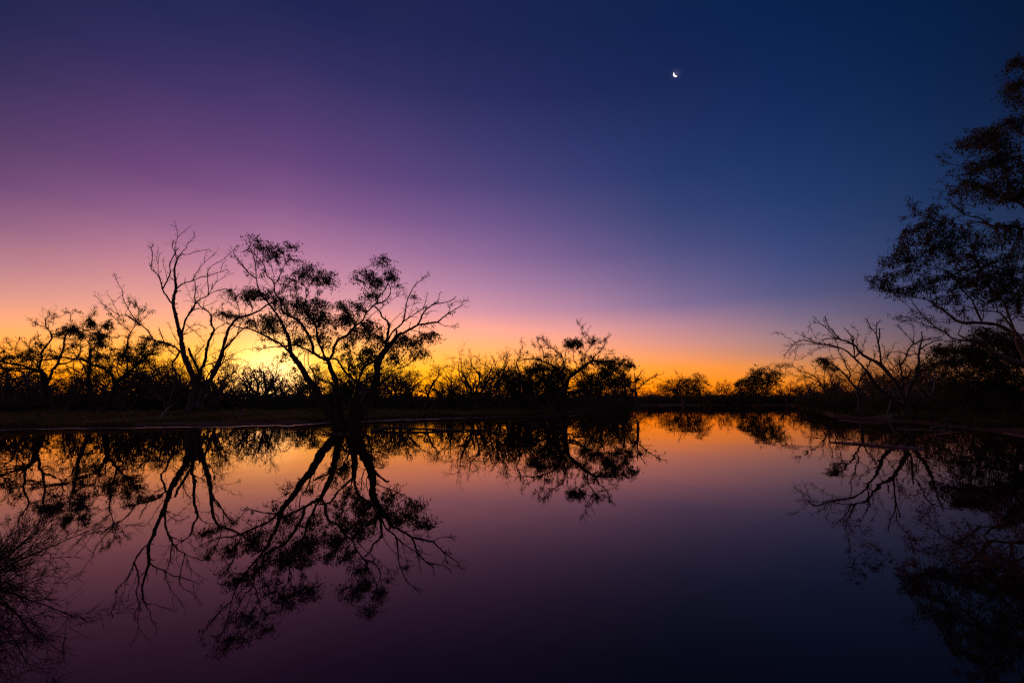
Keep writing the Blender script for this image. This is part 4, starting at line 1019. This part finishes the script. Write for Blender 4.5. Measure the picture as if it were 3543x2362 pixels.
    cl('I', '760 70 60 45 1.2; 800 130 60 50 1.2; 900 170 40 40 .8; 1000 190 50 18 .6; 740 210 60 40 1.1; 850 250 60 36 1; 650 260 50 40 1.2; 1500 270 80 50 1.1; 1600 310 60 60 1; 1700 240 70 50 1; 1710 400 80 60 1; 1480 430 70 50 1; 1560 400 60 60 .8; 1640 560 70 50 1.1; 1580 590 50 40 1; 1700 500 60 30 .7;'
            '540 340 60 40 1.2; 700 330 80 50 1.2; 800 350 60 50 1.1; 900 310 70 44 1.1; 1000 350 80 60 1.2; 1100 330 60 50 1.2; 1220 340 60 36 1.1; 1280 360 30 50 .9; 420 450 60 40 1.2; 520 410 60 40 1.1; 600 450 70 50 1.1; 740 500 90 50 1.1; 860 460 70 60 1.2; 1000 440 90 50 1.1; 1180 430 60 50 .8; 1300 470 80 44 .9; 1370 420 30 40 .8;'
            '380 540 60 44 1.1; 450 510 50 40 1; 290 600 50 50 1.2; 270 650 40 30 1; 380 660 60 44 1; 600 570 70 44 .9; 700 600 60 50 .9; 900 560 80 50 1.2; 1020 600 80 50 1.2; 1140 590 70 50 1.1; 1230 560 50 50 1; 1320 620 70 60 .9; 1450 640 60 50 .9; 570 690 50 26 .8; 620 740 60 36 1; 680 780 40 36 1;'
            '480 760 70 36 1.2; 360 770 60 36 1.2; 260 800 60 40 1.2; 160 830 50 28 1; 240 860 50 40 1.1; 300 920 60 40 1.2; 400 930 70 44 1.3; 500 930 70 44 1.3; 590 860 60 50 1.2; 690 850 60 50 1.2; 820 830 70 50 1.2; 840 910 60 40 1; 700 950 50 30 .8; 930 770 60 50 1.1; 1060 740 80 50 1.1; 1180 700 60 40 1;'
            '1170 820 90 60 1.3; 1280 800 80 60 1.3; 1400 800 90 60 1.3; 1500 740 80 50 1.3; 1610 760 80 60 1.3; 1500 860 80 60 1.3; 1620 880 80 70 1.3; 1730 850 60 80 1.2; 1320 920 80 50 1.1; 1130 880 70 40 1; 980 950 50 36 .8; 1040 1020 50 44 .9; 920 1060 60 36 .8; 860 1020 40 30 .6; 1500 960 70 50 1.1; 1640 1020 80 70 1.1; 1380 1040 70 50 .8;'
            '1740 1000 60 80 1.1; 1600 1120 60 50 .8; 1060 1180 60 44 .9; 1740 1180 50 70 .9; 1210 960 60 40 .8; 1440 980 60 40 .8', den=.95, ll=.25, lw=.052, merge=False)

    for c, p, w0, w1 in [('P', '3710,900 3800,800 3900,760', 10, 3), ('P', '3690,620 3780,540 3860,420', 9, 2.5), ('P', '3650,380 3720,260 3780,150', 7, 2), ('P', '3720,1080 3830,1000 3960,980', 10, 3)]:
        b(c, p, w0, w1, tw=.3, tl=.7, lf=.2)
    cl('P', '3620 250 50 50 .9; 3690 180 60 60 .9; 3770 240 60 50 .9; 3640 400 40 50 .8; 3760 400 60 50 .9; 3850 430 60 50 .9; 3800 560 70 50 .9; 3740 700 60 50 .9; 3860 720 70 50 .9; 3790 860 60 50 .9; 3900 860 60 50 .8; 3880 980 70 50 .9; 3600 640 40 50 .8; 3620 900 50 50 .8')

    t = Tree('bushy_tree', 'low dense leafy tree filling the gap under the overhanging gum at the right edge', 31, (3400, 1460), M_DARKBARK, M_DARKLEAF)
    b = t.branch
    b('J', '1560,1230 1480,1050 1400,900 1340,780', 18, 12, 'trunk', tw=0, dz=0, flare=.3)
    b('J', '1180,1260 1120,1100 1050,950 960,830', 14, 8, 'trunk', tw=0, dz=0, flare=.3)
    for c, p, w0, w1 in [
     ('J', '1577,640 1420,580 1300,560 1100,540 950,500 800,470', 15, 3), ('J', '1340,790 1380,680 1300,590 1240,420', 9, 4), ('J', '1540,860 1440,760 1330,620 1250,590', 7, 3), ('J', '1200,910 1000,820 860,700 800,640 700,620', 6, 1.6), ('J', '960,830 850,760 740,720 640,790', 5, 1.4),
     ('J', '940,1160 1000,960 900,880 760,880 640,850', 4, 1.2), ('J', '1400,900 1300,700 1150,640 1000,600 850,610', 6, 1.6), ('J', '1100,560 900,600 700,610 500,660 430,720', 5, 1.8), ('J', '1380,880 1250,850 1130,900 1000,960', 4, 1.4), ('J', '1200,570 1100,480 1000,440 820,420', 4, 1.4),
     ('J', '960,830 820,850 700,960 620,1040', 3.4, 1.2), ('J', '860,720 780,560 640,480', 3.4, 1.4), ('J', '1500,700 1520,560 1480,430', 5, 2)]:
        b(c, p, w0, w1, tw=.9, tl=1.3, lf=.4)
    t.clump('J', '620 450 70 40 1.4; 640 520 90 50 1.4; 720 470 60 50 1; 850 450 80 44 1.2; 900 500 90 50 1.2; 1000 460 80 50 1; 1120 250 90 44 1.4; 1060 300 60 40 1.3; 1200 310 90 60 1.5; 1320 300 80 50 1.5; 1300 380 90 60 1.5; 1420 350 80 60 1.5; 1450 430 90 60 1.5; 1530 400 60 60 1.4; 1500 530 80 60 1.3; 1400 500 90 60 1.4;'
            '1150 460 80 50 1.1; 1100 520 90 40 1; 1000 560 80 40 1; 1200 640 100 50 .9; 1050 640 90 50 .8; 900 620 80 40 .7; 700 580 60 40 .9; 600 600 60 40 .9; 780 640 60 40 .6; 1130 720 100 50 .9; 1300 720 90 60 1; 980 720 80 40 .7; 1500 640 90 50 1.1; 1450 740 90 60 1.1; 1250 800 90 60 1; 1080 800 80 40 .9;'
            '700 740 50 40 .5; 800 780 50 40 .7; 1540 800 60 80 1.2; 1400 860 90 60 1.1; 1200 880 90 50 1; 900 860 90 50 .9; 1020 880 80 50 .9; 1300 960 100 60 1; 1480 950 90 60 1.1; 1100 980 100 60 1; 900 980 90 50 .9; 1250 1080 100 60 1; 1430 1080 100 70 1; 1050 1100 90 60 .9; 1540 1150 80 80 1', den=.8, ll=.22, lw=.055)

    # tall pale trunks behind
    t = Tree('pale_trunk_tree', 'crooked tree with two pale lower trunks behind and right of the wide dead tree', 52, (3222, 1415), M_PALE, M_DARKLEAF)
    b = t.branch
    b('J', '570,1100 565,1000 550,950', 7, 6, 'trunk', tw=0, dz=0)
    b('J', '515,1100 500,1030 470,960', 8, 6, 'trunk', tw=0, dz=0)
    for c, p, w0, w1 in [('J', '570,950 600,880 600,760 610,700', 5, 2), ('J', '550,950 500,900 430,880 350,870', 4, 1.6), ('J', '470,960 420,900 350,860', 4, 1.4), ('J', '600,820 680,770 760,720', 4, 1.4), ('J', '605,830 540,780 480,700', 3, 1.2)]:
        b(c, p, w0, w1, tw=.4, tl=1)
build_right()

# ------------------------------------------------------------------ generated trees and scrub of the background
def gen_tree(H, spread, leafy, seed, stems=3, dead=False, name='tree', ll=.26, lw=.075):
    """returns (wood MB, leaf MB) with the base at the origin"""
    global rng
    keep = rng; rng = np.random.default_rng(seed)
    wood, leaf = MB(), MB()
    O = rng.normal(0, .12, (stems, 3)) * np.array([1, 1, 0]); O[:, 2] = -.15
    ang = np.arange(stems) * 2 * PI / stems + rng.uniform(0, 2)
    D = np.stack([np.cos(ang) * spread, np.sin(ang) * spread, np.ones(stems)], -1) + rng.normal(0, .15, (stems, 3))
    P, R = grow(O, D, np.full(stems, H * .62) * rng.uniform(.75, 1.1, stems), np.full(stems, H * .022), 9, .20, .07, .45)
    wood.tubes(P, R, 6)
    O, D, L, r = spawn(P, R, 7, .62, ang=.95, up=.1, tmin=.3, rs=.65)
    P1, R1 = grow(O, D, L, r, 7, .28, .04, .4); wood.tubes(P1, R1, 4)
    O, D, L, r = spawn(P1, R1, 6, .5, ang=.85, up=.05, tmin=.25, rs=.6)
    P2, R2 = grow(O, D, L, r, 5, .32, .0, .4); wood.tubes(P2, R2, 3)
    O, D, L, r = spawn(P2, R2, 5 if dead or leafy < .5 else 5, .5, ang=.6, up=.1, tmin=.2, rs=.7)
    P3, R3 = grow(O, D, L, np.maximum(r, H * .0011), 4, .3, .05, .5); wood.tubes(P3, R3, 3)
    if not dead:
        tips = np.concatenate([P2[:, -1], P2[:, 3]])
        keepm = vnoise(tips[:, 0] + 50, tips[:, 2] + 50, H * .16, seed) < leafy
        tips = tips[keepm]
        leaves(leaf, tips, 9, (H * .026, H * .026, H * .022), ll, lw, .5)
    else:
        O, D, L, r = spawn(P3, R3, 3, .6, ang=.6, rs=.8)
        P4, R4 = grow(O, D, L, np.maximum(r, H * .0009), 3, .3, 0, .6); wood.tubes(P4, R4, 3)
    rng = keep
    return wood, leaf

def gen_bush(w, h, seed, bare=.0):
    global rng
    keep = rng; rng = np.random.default_rng(seed)
    wood, leaf = MB(), MB()
    n = 14
    a = rng.uniform(0, 2 * PI, n)
    D = np.stack([np.cos(a) * rng.uniform(.2, 1.2, n), np.sin(a) * rng.uniform(.2, 1.2, n), np.ones(n)], -1)
    P, R = grow(rng.normal(0, .15, (n, 3)) * np.array([1, 1, 0]), D, np.full(n, h * 1.0), np.full(n, .035), 7, .22, .05, .4)
    wood.tubes(P, R, 4)
    O, D, L, r = spawn(P, R, 9, .5, ang=.8, up=.2, tmin=.2, rs=.5)
    P1, R1 = grow(O, D, L, r, 5, .28, .05); wood.tubes(P1, R1, 3)
    O, D, L, r = spawn(P1, R1, 4, .5, ang=.7, up=.1, tmin=.2, rs=.7)
    P2, R2 = grow(O, D, L, np.maximum(r, .006), 4, .3, .05); wood.tubes(P2, R2, 3)
    k = int((1 - bare) * 110)
    u = unit(rng.normal(0, 1, (k, 3))) * rng.uniform(.3, 1, (k, 1)) ** .5
    C = u * np.array([w * .5, w * .5, h * .46]) + np.array([0, 0, h * .48])
    C[:, 2] = np.abs(C[:, 2]) * (0.75 + .5 * vnoise(C[:, 0] + 40, C[:, 1] + 40, w * .3, seed))
    if k:
        leaves(leaf, C, 26, (w * .07, w * .07, h * .07), .20, .07, .2)
    rng = keep
    return wood, leaf

def make(parts, name, label, cat, loc, mats, group=None, stems='trunk', crown='crown'):
    root = thing(name, label, cat, loc, group)
    parts[0].build(stems, mats[0], root, smooth=True)
    if parts[1].n:
        parts[1].build(crown, mats[1], root)
    return root

def copy_thing(src, label, loc, rz, sc, group=None):
    r = src.copy(); COL.objects.link(r)
    r.location = loc; r.rotation_euler = (0, 0, rz); r.scale = sc
    r['label'] = label
    if group: r['group'] = group
    for ch in src.children:
        c = ch.copy(); COL.objects.link(c); c.parent = r
    return r

protos = {}
def place(key, label, px, top, D, wid=1.0, group=None, rz=None, squash=1.0):
    """stand a copy of a kind at photo column px, D metres ahead, tall enough to reach row `top`"""
    p = at(px, 1390, D)
    X, Y = float(p[0]), float(D)
    z = float(height(np.array([X]), np.array([Y]))[0])
    if z < -0.3: z = -0.3
    Ht = CAM_H + ratio(top) * D - z
    src, H0, used = protos[key]
    s = Ht / H0
    sc = (s * wid, s * wid, s)
    rz = random.uniform(0, 6.28) if rz is None else rz
    loc = (X, Y, z - 0.05)
    if not used:
        protos[key][2] = True
        src.location = loc; src.rotation_euler = (0, 0, rz); src.scale = sc; src['label'] = label
        if group: src['group'] = group
        return src
    return copy_thing(src, label, loc, rz, sc, group)

def top_of(parts):
    z = np.concatenate([np.concatenate(m.v)[:, 2] for m in parts if m.n])
    return float(np.percentile(z, 99.7))

def proto(key, parts, name, cat, mats, stems='trunk', crown='crown'):
    H0 = top_of(parts)
    protos[key] = [make(parts, name, key, cat, (0, 0, -50), mats, None, stems, crown), H0, False]

for k, (spd, lf, st, sd) in enumerate([(.45, .75, 3, 21), (.65, .6, 4, 22), (.35, .85, 2, 23), (.8, .55, 4, 24)]):
    proto('leafy%d' % k, gen_tree(9, spd, lf, sd, st), 'scrub_tree', 'tree', (M_BARK, M_DARKLEAF))
for k, (spd, st, sd) in enumerate([(.5, 3, 31), (.9, 5, 32), (.25, 2, 33)]):
    proto('bare%d' % k, gen_tree(8, spd, 0, sd, st, dead=True), 'bare_tree', 'tree', (M_DEAD, M_DARKLEAF), 'trunk')
for k, (w_, h_, sd, ba) in enumerate([(4.2, 3, 41, 0), (5, 2.6, 42, .0), (3.4, 3, 43, .2), (4.4, 2.8, 44, .75)]):
    proto('bush%d' % k, gen_bush(w_, h_, sd, ba), 'scrub_bush', 'bush', (M_BARK, M_DARKLEAF), 'stems', 'foliage')

# trees that can be told apart, left to right
TL = [
 ('leafy1', 'leafy scrub tree at the left picture edge behind the mistletoe trees', 15, 1262, 62, 1.2),
 ('leafy0', 'low scrub tree seen between the trunks of the far left wispy tree', 120, 1285, 66, 1.2),
 ('leafy3', 'round scrub tree behind the slender mistletoe tree', 262, 1282, 64, 1.2),
 ('leafy2', 'scrub tree filling the gap left of the leaning tree', 405, 1262, 60, 1.1),
 ('leafy0', 'leafy tree right behind the leaning tree, with a flat bushy top', 500, 1235, 63, 1.2),
 ('leafy3', 'loose leafy tree just left of the tall dead gum', 562, 1222, 66, 1.2),
 ('leafy2', 'narrow leafy tree touching the left side of the dead gum trunk', 622, 1236, 58, .8),
 ('leafy1', 'scrub tree seen through the fork of the tall dead gum', 700, 1285, 66, 1.2),
 ('leafy3', 'dense round scrub tree right of the tall dead gum', 800, 1250, 60, 1.1),
 ('leafy0', 'bushy tree with fine crown between the dead gum and the sunset glow', 868, 1256, 66, 1.1),
 ('bare1', 'small bare spreading tree in front of the brightest sunset glow', 934, 1226, 68, .9),
 ('leafy1', 'low leafy tree in the glow just left of the big gum', 1010, 1292, 72, 1.1),
 ('leafy0', 'scrub tree between the two left trunks of the big gum', 1085, 1285, 70, 1.1),
 ('leafy3', 'scrub tree behind the middle trunks of the big gum', 1170, 1280, 72, 1.1),
 ('leafy1', 'scrub tree behind the right trunk of the big gum', 1290, 1275, 70, 1.1),
 ('leafy0', 'leafy scrub tree under the right branches of the big gum', 1375, 1262, 68, 1.1),
 ('leafy2', 'first tall leafy tree right of the big gum, with ragged top', 1462, 1246, 60, 1.1),
 ('leafy3', 'second tall leafy tree right of the big gum, round crown', 1550, 1244, 62, .95),
 ('bare0', 'leaning bare tree with long thin twigs left of the crooked tree', 1640, 1206, 60, 1.1),
 ('bare2', 'slim upright bare tree behind the leaning bare tree', 1668, 1222, 66, .9),
 ('leafy1', 'sparse twiggy tree with thin trunks left of the hooked crooked tree', 1733, 1208, 57, .8),
 ('leafy3', 'low scrub tree in the gap between the crooked tree and its neighbour', 1600, 1292, 70, 1.1),
 ('bare1', 'fine twiggy bare tree behind the hooked crooked tree', 1830, 1262, 66, 1.0),
 ('leafy0', 'leafy tree behind the left side of the spreading tree', 1880, 1290, 62, 1.0),
 ('leafy2', 'leafy tree behind the right side of the spreading tree', 2075, 1245, 56, .8),
 ('leafy3', 'thin crowned tree at the right shoulder of the spreading tree', 2150, 1236, 58, .8),
 ('bare0', 'bare twiggy tree beside the snapped dead tree on the point', 2110, 1300, 54, .9),
 ('bare1', 'bare tangled tree in front of the far left scrub, left of the wispy mistletoe tree', 60, 1206, 50, 1.3),
 ('bare0', 'bare twiggy tree in the gap between the two mistletoe trees', 215, 1212, 50, 1.0),
 ('bare1', 'low bare tree spreading behind the leaning tree', 430, 1218, 50, 1.2),
 ('bare1', 'bare twiggy tree behind the left foot of the tall dead gum', 610, 1225, 52, 1.1),
 ('bare0', 'bare twiggy tree close behind the right foot of the tall dead gum', 745, 1195, 50, 1.1),
 ('bare1', 'bare fine branched tree low between the trunks of the big gum', 1235, 1230, 50, 1.3),
 ('bare1', 'bare tangled tree behind the left half of the spreading tree', 1905, 1222, 58, 1.3),
 ('leafy1', 'short far tree right beside the end of the point', 2262, 1350, 170, 1.2),
 ('leafy0', 'small pointed far tree between the two far gums, topped by a wispy crown', 2500, 1313, 215, .8),
 ('leafy3', 'low wide far tree just right of the pale trunked far gum', 2448, 1330, 210, 1.2),
 ('leafy1', 'low far tree just left of the tall far gum', 2545, 1335, 215, 1.2),
 ('leafy2', 'slender far tree right of the tall far gum, upright crown', 2722, 1304, 190, .8),
 ('leafy0', 'far tree in the gap left of the arching dead tree', 2765, 1322, 180, 1.1),
 ('bare2', 'thin bare far tree in front of the gap left of the arching dead tree', 2795, 1290, 110, 1.0),
 ('bare1', 'twiggy bare tree behind the arching dead tree', 2885, 1268, 88, 1.0),
 ('leafy1', 'dark tree behind the small forked dead tree', 2935, 1325, 84, 1.1),
 ('bare0', 'bare tree between the small and the wide dead trees', 3035, 1262, 72, 1.2),
 ('leafy3', 'low dark tree behind the foot of the wide dead tree', 3090, 1318, 72, 1.2),
 ('bare1', 'tangled bare tree behind the right half of the wide dead tree', 3160, 1222, 58, 1.2),
 ('bare0', 'bare tree right of the wide dead tree, under the overhanging gum', 3255, 1238, 56, 1.1),
 ('leafy2', 'dark leafy tree in the thicket under the overhanging gum', 3290, 1310, 54, 1.2),
 ('leafy0', 'dense dark tree at the back of the thicket on the right edge', 3390, 1265, 50, 1.2),
 ('leafy3', 'broad dark tree cut by the right picture edge', 3510, 1230, 46, 1.2),
]
for key, lab, px, top, D, wd in TL:
    place(key, lab, px, top, D, wd)

# belts of scrub: nothing tells the bushes of one belt apart
def belt(x0, x1, step, y0, D0, D1, group, label, jit=9, keys=('bush0', 'bush1', 'bush2'), wid=1.0):
    x = x0
    while x < x1:
        D = random.uniform(D0, D1)
        place(random.choice(keys), label, x + random.uniform(-step * .3, step * .3), y0 + random.uniform(-jit, jit), D, wid, group)
        x += step
belt(-60, 1260, 52, 1355, 52, 60, 'bushes in front along the left bank scrub', 'dark rounded bush in the front row of the left bank scrub')
belt(-90, 1330, 46, 1347, 66, 80, 'bushes behind along the left bank scrub', 'dark bush in the back row of the left bank scrub')
belt(1270, 2150, 48, 1360, 58, 68, 'bushes in the middle scrub', 'dark bush in the scrub between the big gum and the point')
belt(1300, 2200, 42, 1352, 74, 90, 'bushes behind the middle scrub', 'dark bush at the back of the scrub towards the point', 7)
belt(2130, 2900, 24, 1368, 217, 230, 'far bushes across the water', 'dark far bush along the opposite shore', 6, wid=1.5)
belt(2130, 2900, 21, 1358, 250, 290, 'farthest bushes across the water', 'dark bush in the farthest row behind the opposite shore', 6, wid=1.5)
belt(2850, 3060, 34, 1352, 62, 72, 'bushes at the start of the right bank', 'dark green bush behind the small forked dead tree')
belt(2800, 3640, 40, 1340, 74, 90, 'bushes at the back of the right bank', 'dark bush in the back row of the right bank scrub', 8)
belt(3030, 3640, 58, 1352, 46, 56, 'bushes on the right bank', 'dark bush on the right bank under the bare trees', 14)
belt(3330, 3700, 60, 1390, 32, 38, 'bushes low at the right edge', 'low dark bush close to the water at the right edge', 12)
LK = ('leafy0', 'leafy1', 'leafy2', 'leafy3')
belt(-40, 840, 112, 1292, 82, 96, 'scrub trees in the row behind the left bank', 'scrub tree in the lit row behind the left bank trees', 18, LK, 1.15)
belt(1000, 1420, 90, 1285, 82, 96, 'scrub trees in the row behind the big gum', 'scrub tree in the lit row behind the big gum', 16, LK, 1.15)
belt(1440, 2230, 120, 1292, 84, 100, 'scrub trees in the row behind the point', 'scrub tree in the lit row behind the spreading tree', 18, LK, 1.15)
belt(1800, 2180, 130, 1275, 62, 70, 'scrub trees around the spreading tree', 'leafy scrub tree close behind the spreading tree', 16, LK, 1.1)
belt(2240, 2900, 40, 1342, 225, 250, 'small far trees across the water', 'small ragged tree in the far row across the water', 12, LK, 1.2)
belt(2900, 3560, 62, 1290, 80, 95, 'scrub trees behind the right bank', 'scrub tree in the row behind the right bank', 20, LK, 1.15)
# single bushes that stand out
place('bush0', 'large dark bush in front at the left picture edge', 40, 1352, 44, 1.2)
place('bush3', 'low twiggy bush by the water in front of the mistletoe trees', 250, 1412, 36, 1.3)
place('bush2', 'dark green bush low on the bank right of the tall dead gum', 745, 1385, 46, 1.0)
place('bush3', 'tangle of bare brush leaning over the water at the tip of the point', 2130, 1368, 49, 1.9)
place('bush3', 'second tangle of bare brush on the point, nearer the spreading tree', 2060, 1372, 50, 1.7)
place('bush3', 'low dead brush left of the spreading tree trunk', 1870, 1385, 50, 1.3)
place('bush0', 'dark green bush left of the small forked dead tree trunk', 2905, 1352, 58, 1.1)

# the woodland that closes the view behind the belts: nobody could count it
def far_wood():
    global rng
    wood, leaf = MB(), MB()
    n = 5200
    a = rng.uniform(-1.25, 1.25, n)
    r0 = np.where((a > .25) & (a < .65), 300, 105)
    r = r0 + rng.uniform(0, 60, n)
    X, Y = np.sin(a) * r, np.cos(a) * r
    hmax = r * 0.015 + 0.8
    Z = .4 + rng.uniform(0, 1, n) * hmax * (0.55 + .7 * vnoise(X, Y, 6, 12))
    T = np.stack([X, Y, Z], -1)
    leaves(leaf, T, 14, (1.1, 1.1, .7), .8, .35, .2)
    o = leaf.build('far_woodland', M_DARKLEAF)
    o['kind'] = 'stuff'; o['label'] = 'dense dark woodland closing the view behind all the scrub'; o['category'] = 'woodland'
far_wood()

# ------------------------------------------------------------------ near shrubs standing in the water
def near_shrub(name, label, base, n, az0, az1, el0, el1, L0, L1, mat, r0=.010, lf=None, per=(9, 7, 4), crook=.12):
    root = thing(name, label, 'shrub', base)
    cl = 1
    a = rng.uniform(az0, az1, n); e = rng.uniform(el0, el1, n)
    D = np.stack([np.cos(a) * np.cos(e), np.sin(a) * np.cos(e), np.sin(e)], -1)
    O = rng.normal(0, .10, (n, 3)) * np.array([1, 2.2, 0])
    P, R = grow(O, D, rng.uniform(L0, L1, n), rng.uniform(.6, 1.1, n) * r0, 12, crook, .0, .25)
    P[:, :, 2] = np.maximum(P[:, :, 2], -.02 + 0 * P[:, :, 2])
    for i in range(n):
        mb = MB(); mb.tubes(P[i:i + 1], R[i:i + 1], 6)
        o_, d_, l_, q_ = spawn(P[i:i + 1], R[i:i + 1], per[0], .42, ang=.55, up=.12, tmin=.15, rs=.55)
        P1, R1 = grow(o_, d_, l_, q_, 8, crook * 1.2, .02, .35); mb.tubes(P1, R1, 4)
        o_, d_, l_, q_ = spawn(P1, R1, per[1], .45, ang=.6, up=.08, tmin=.1, rs=.6)
        P2, R2 = grow(o_, d_, l_, np.maximum(q_, .0019), 6, crook * 1.3, .0, .5); mb.tubes(P2, R2, 3)
        o_, d_, l_, q_ = spawn(P2, R2, per[2], .5, ang=.6, up=.05, tmin=.1, rs=.8)
        P3, R3 = grow(o_, d_, l_, np.maximum(q_, .0014), 4, crook * 1.3, .0, .6); mb.tubes(P3, R3, 3)
        br = mb.build('branch', mat, root)
        if lf:
            ml = MB(); leaves(ml, P3[::2, -1], lf, (.012, .012, .012), .035, .008, .1); ml.build('dry_leaves', mat, br)
    return root
near_shrub('bare_shrub', 'dense bare twiggy shrub fanning out over the water at the lower left corner', (-4.75, 3.75, -.05), 17, -.5, .55, .02, .5, .6, 1.25, M_DARKBARK, .012)
near_shrub('bare_shrub', 'thin arching bare branches low over the water below the dense twiggy shrub at lower left', (-4.1, 3.0, -.05), 6, -.2, .5, .12, .4, .6, 1.2, M_DARKBARK, .011, per=(8, 5, 3))
near_shrub('reddish_shrub', 'low reddish dry shrub standing in the dark water at the lower right', (4.65, 4.35, -.05), 11, 2.5, 3.6, .12, .75, .5, 1.0, M_RED, .006, lf=3, per=(7, 6, 3), crook=.2)
near_shrub('reddish_shrub', 'small reddish sprigs in the water just left of the low reddish shrub', (3.75, 4.5, -.05), 7, 1.2, 3.6, .3, 1.2, .22, .42, M_RED, .004, lf=3, per=(5, 4, 3), crook=.2)

# ------------------------------------------------------------------ logs and fallen wood
def log(name, label, cat, pts, r0, r1, mat, sides=8, side=None, z=None, rough=.06):
    P = np.array(pts, float)
    base = P[0].copy()
    s = catmull(P - base, 8)
    s += rng.normal(0, 1, s.shape) * r0 * rough
    t = np.linspace(0, 1, len(s)); R = (r0 + (r1 - r0) * t) * (1 + rng.normal(0, .05, len(s)))
    root = thing(name, label, cat, base)
    mb = MB(); mb.tubes(s, R, sides); mb.build('trunk', mat, root, smooth=True)
    if side:
        for k in range(side):
            o_, d_, l_, q_ = spawn(s[None], R[None], 1, .28, ang=.8, up=.5, tmin=.15, rs=.45)
            P1, R1 = grow(o_, d_, l_, q_, 7, .2, .05, .3)
            m2 = MB(); m2.tubes(P1, R1, 5)
            o_, d_, l_, q_ = spawn(P1, R1, 3, .5, ang=.7, up=.2, tmin=.3, rs=.6)
            P2, R2 = grow(o_, d_, l_, q_, 5, .25, 0, .4); m2.tubes(P2, R2, 4)
            m2.build('branch', mat, root)
    return root
def wpt(x, y, z=0.0):
    """point of the plane at height z seen at photo pixel (x, y)"""
    q = ratio(y); D = (z - CAM_H) / q
    return at(x, y, D)
log('floating_log', 'long pale floating log lying low in the water on the right', 'log', [wpt(2872, 1528, .02), wpt(2960, 1533, .03), wpt(3080, 1543, .03), wpt(3195, 1553, .0)], .02, .05, M_LOG, rough=.02)
log('fallen_branch', 'long dark fallen branch in the water right of the big gum trunk', 'branch', [wpt(1285, 1490, .03), wpt(1345, 1480, .12), wpt(1410, 1482, .1), wpt(1500, 1486, .06), wpt(1600, 1487, .05), wpt(1690, 1486, .02)], .09, .035, M_BARK, side=7)
log('fallen_branch', 'short dark stick in the water left of the big gum trunk', 'branch', [wpt(1118, 1492, .06), wpt(1150, 1499, .04), wpt(1215, 1502, 0)], .05, .03, M_BARK, side=2)
def glog(label, a, b, r0, r1, mat, side=2, lift=.0, name='fallen_branch'):
    pts = []
    for t in (0, .3, .65, 1):
        x = a[0] + (b[0] - a[0]) * t; y = a[1] + (b[1] - a[1]) * t
        p = wpt(x, y, .08)
        z = max(float(height(np.array([p[0]]), np.array([p[1]]))[0]), 0) + r0 * .6 + lift * t
        pts.append([p[0], p[1], z])
    log(name, label, 'branch', pts, r0, r1, mat, side=side)
glog('pale fallen branch on the grass left of the tall dead gum', (545, 1462), (600, 1440), .05, .02, M_PALE, 3, .9)
glog('small dark broken branch standing on the bank right of the tall dead gum', (825, 1458), (845, 1452), .08, .03, M_BARK, 2, .7)
glog('fallen bare branch on the bank just left of the spreading tree', (1700, 1433), (1830, 1425), .07, .03, M_DEAD, 6, .4)
glog('thick pale log on the mud of the right bank', (3218, 1480), (3272, 1472), .09, .05, M_DEAD, 1)
glog('long thin pale branch along the mud of the right bank', (3100, 1478), (3290, 1486), .035, .015, M_DEAD, 3)
glog('pale stick at the waterline near the right edge', (3470, 1492), (3543, 1504), .03, .02, M_DEAD, 2)
glog('thin branch lying on the mud in front of the wide dead tree', (2900, 1450), (3060, 1462), .05, .02, M_DEAD, 4)
glog('slanting dead branch propped left of the wide dead tree base', (3072, 1440), (3100, 1434), .07, .04, M_DEAD, 2, 2.2)
glog('broken branch on the mud between the pale log and the right edge', (3330, 1478), (3400, 1462), .04, .02, M_DEAD, 3, .3)
glog('knotted driftwood half under water below the pale log', (3230, 1500), (3320, 1506), .05, .03, M_DEAD, 4, .2)
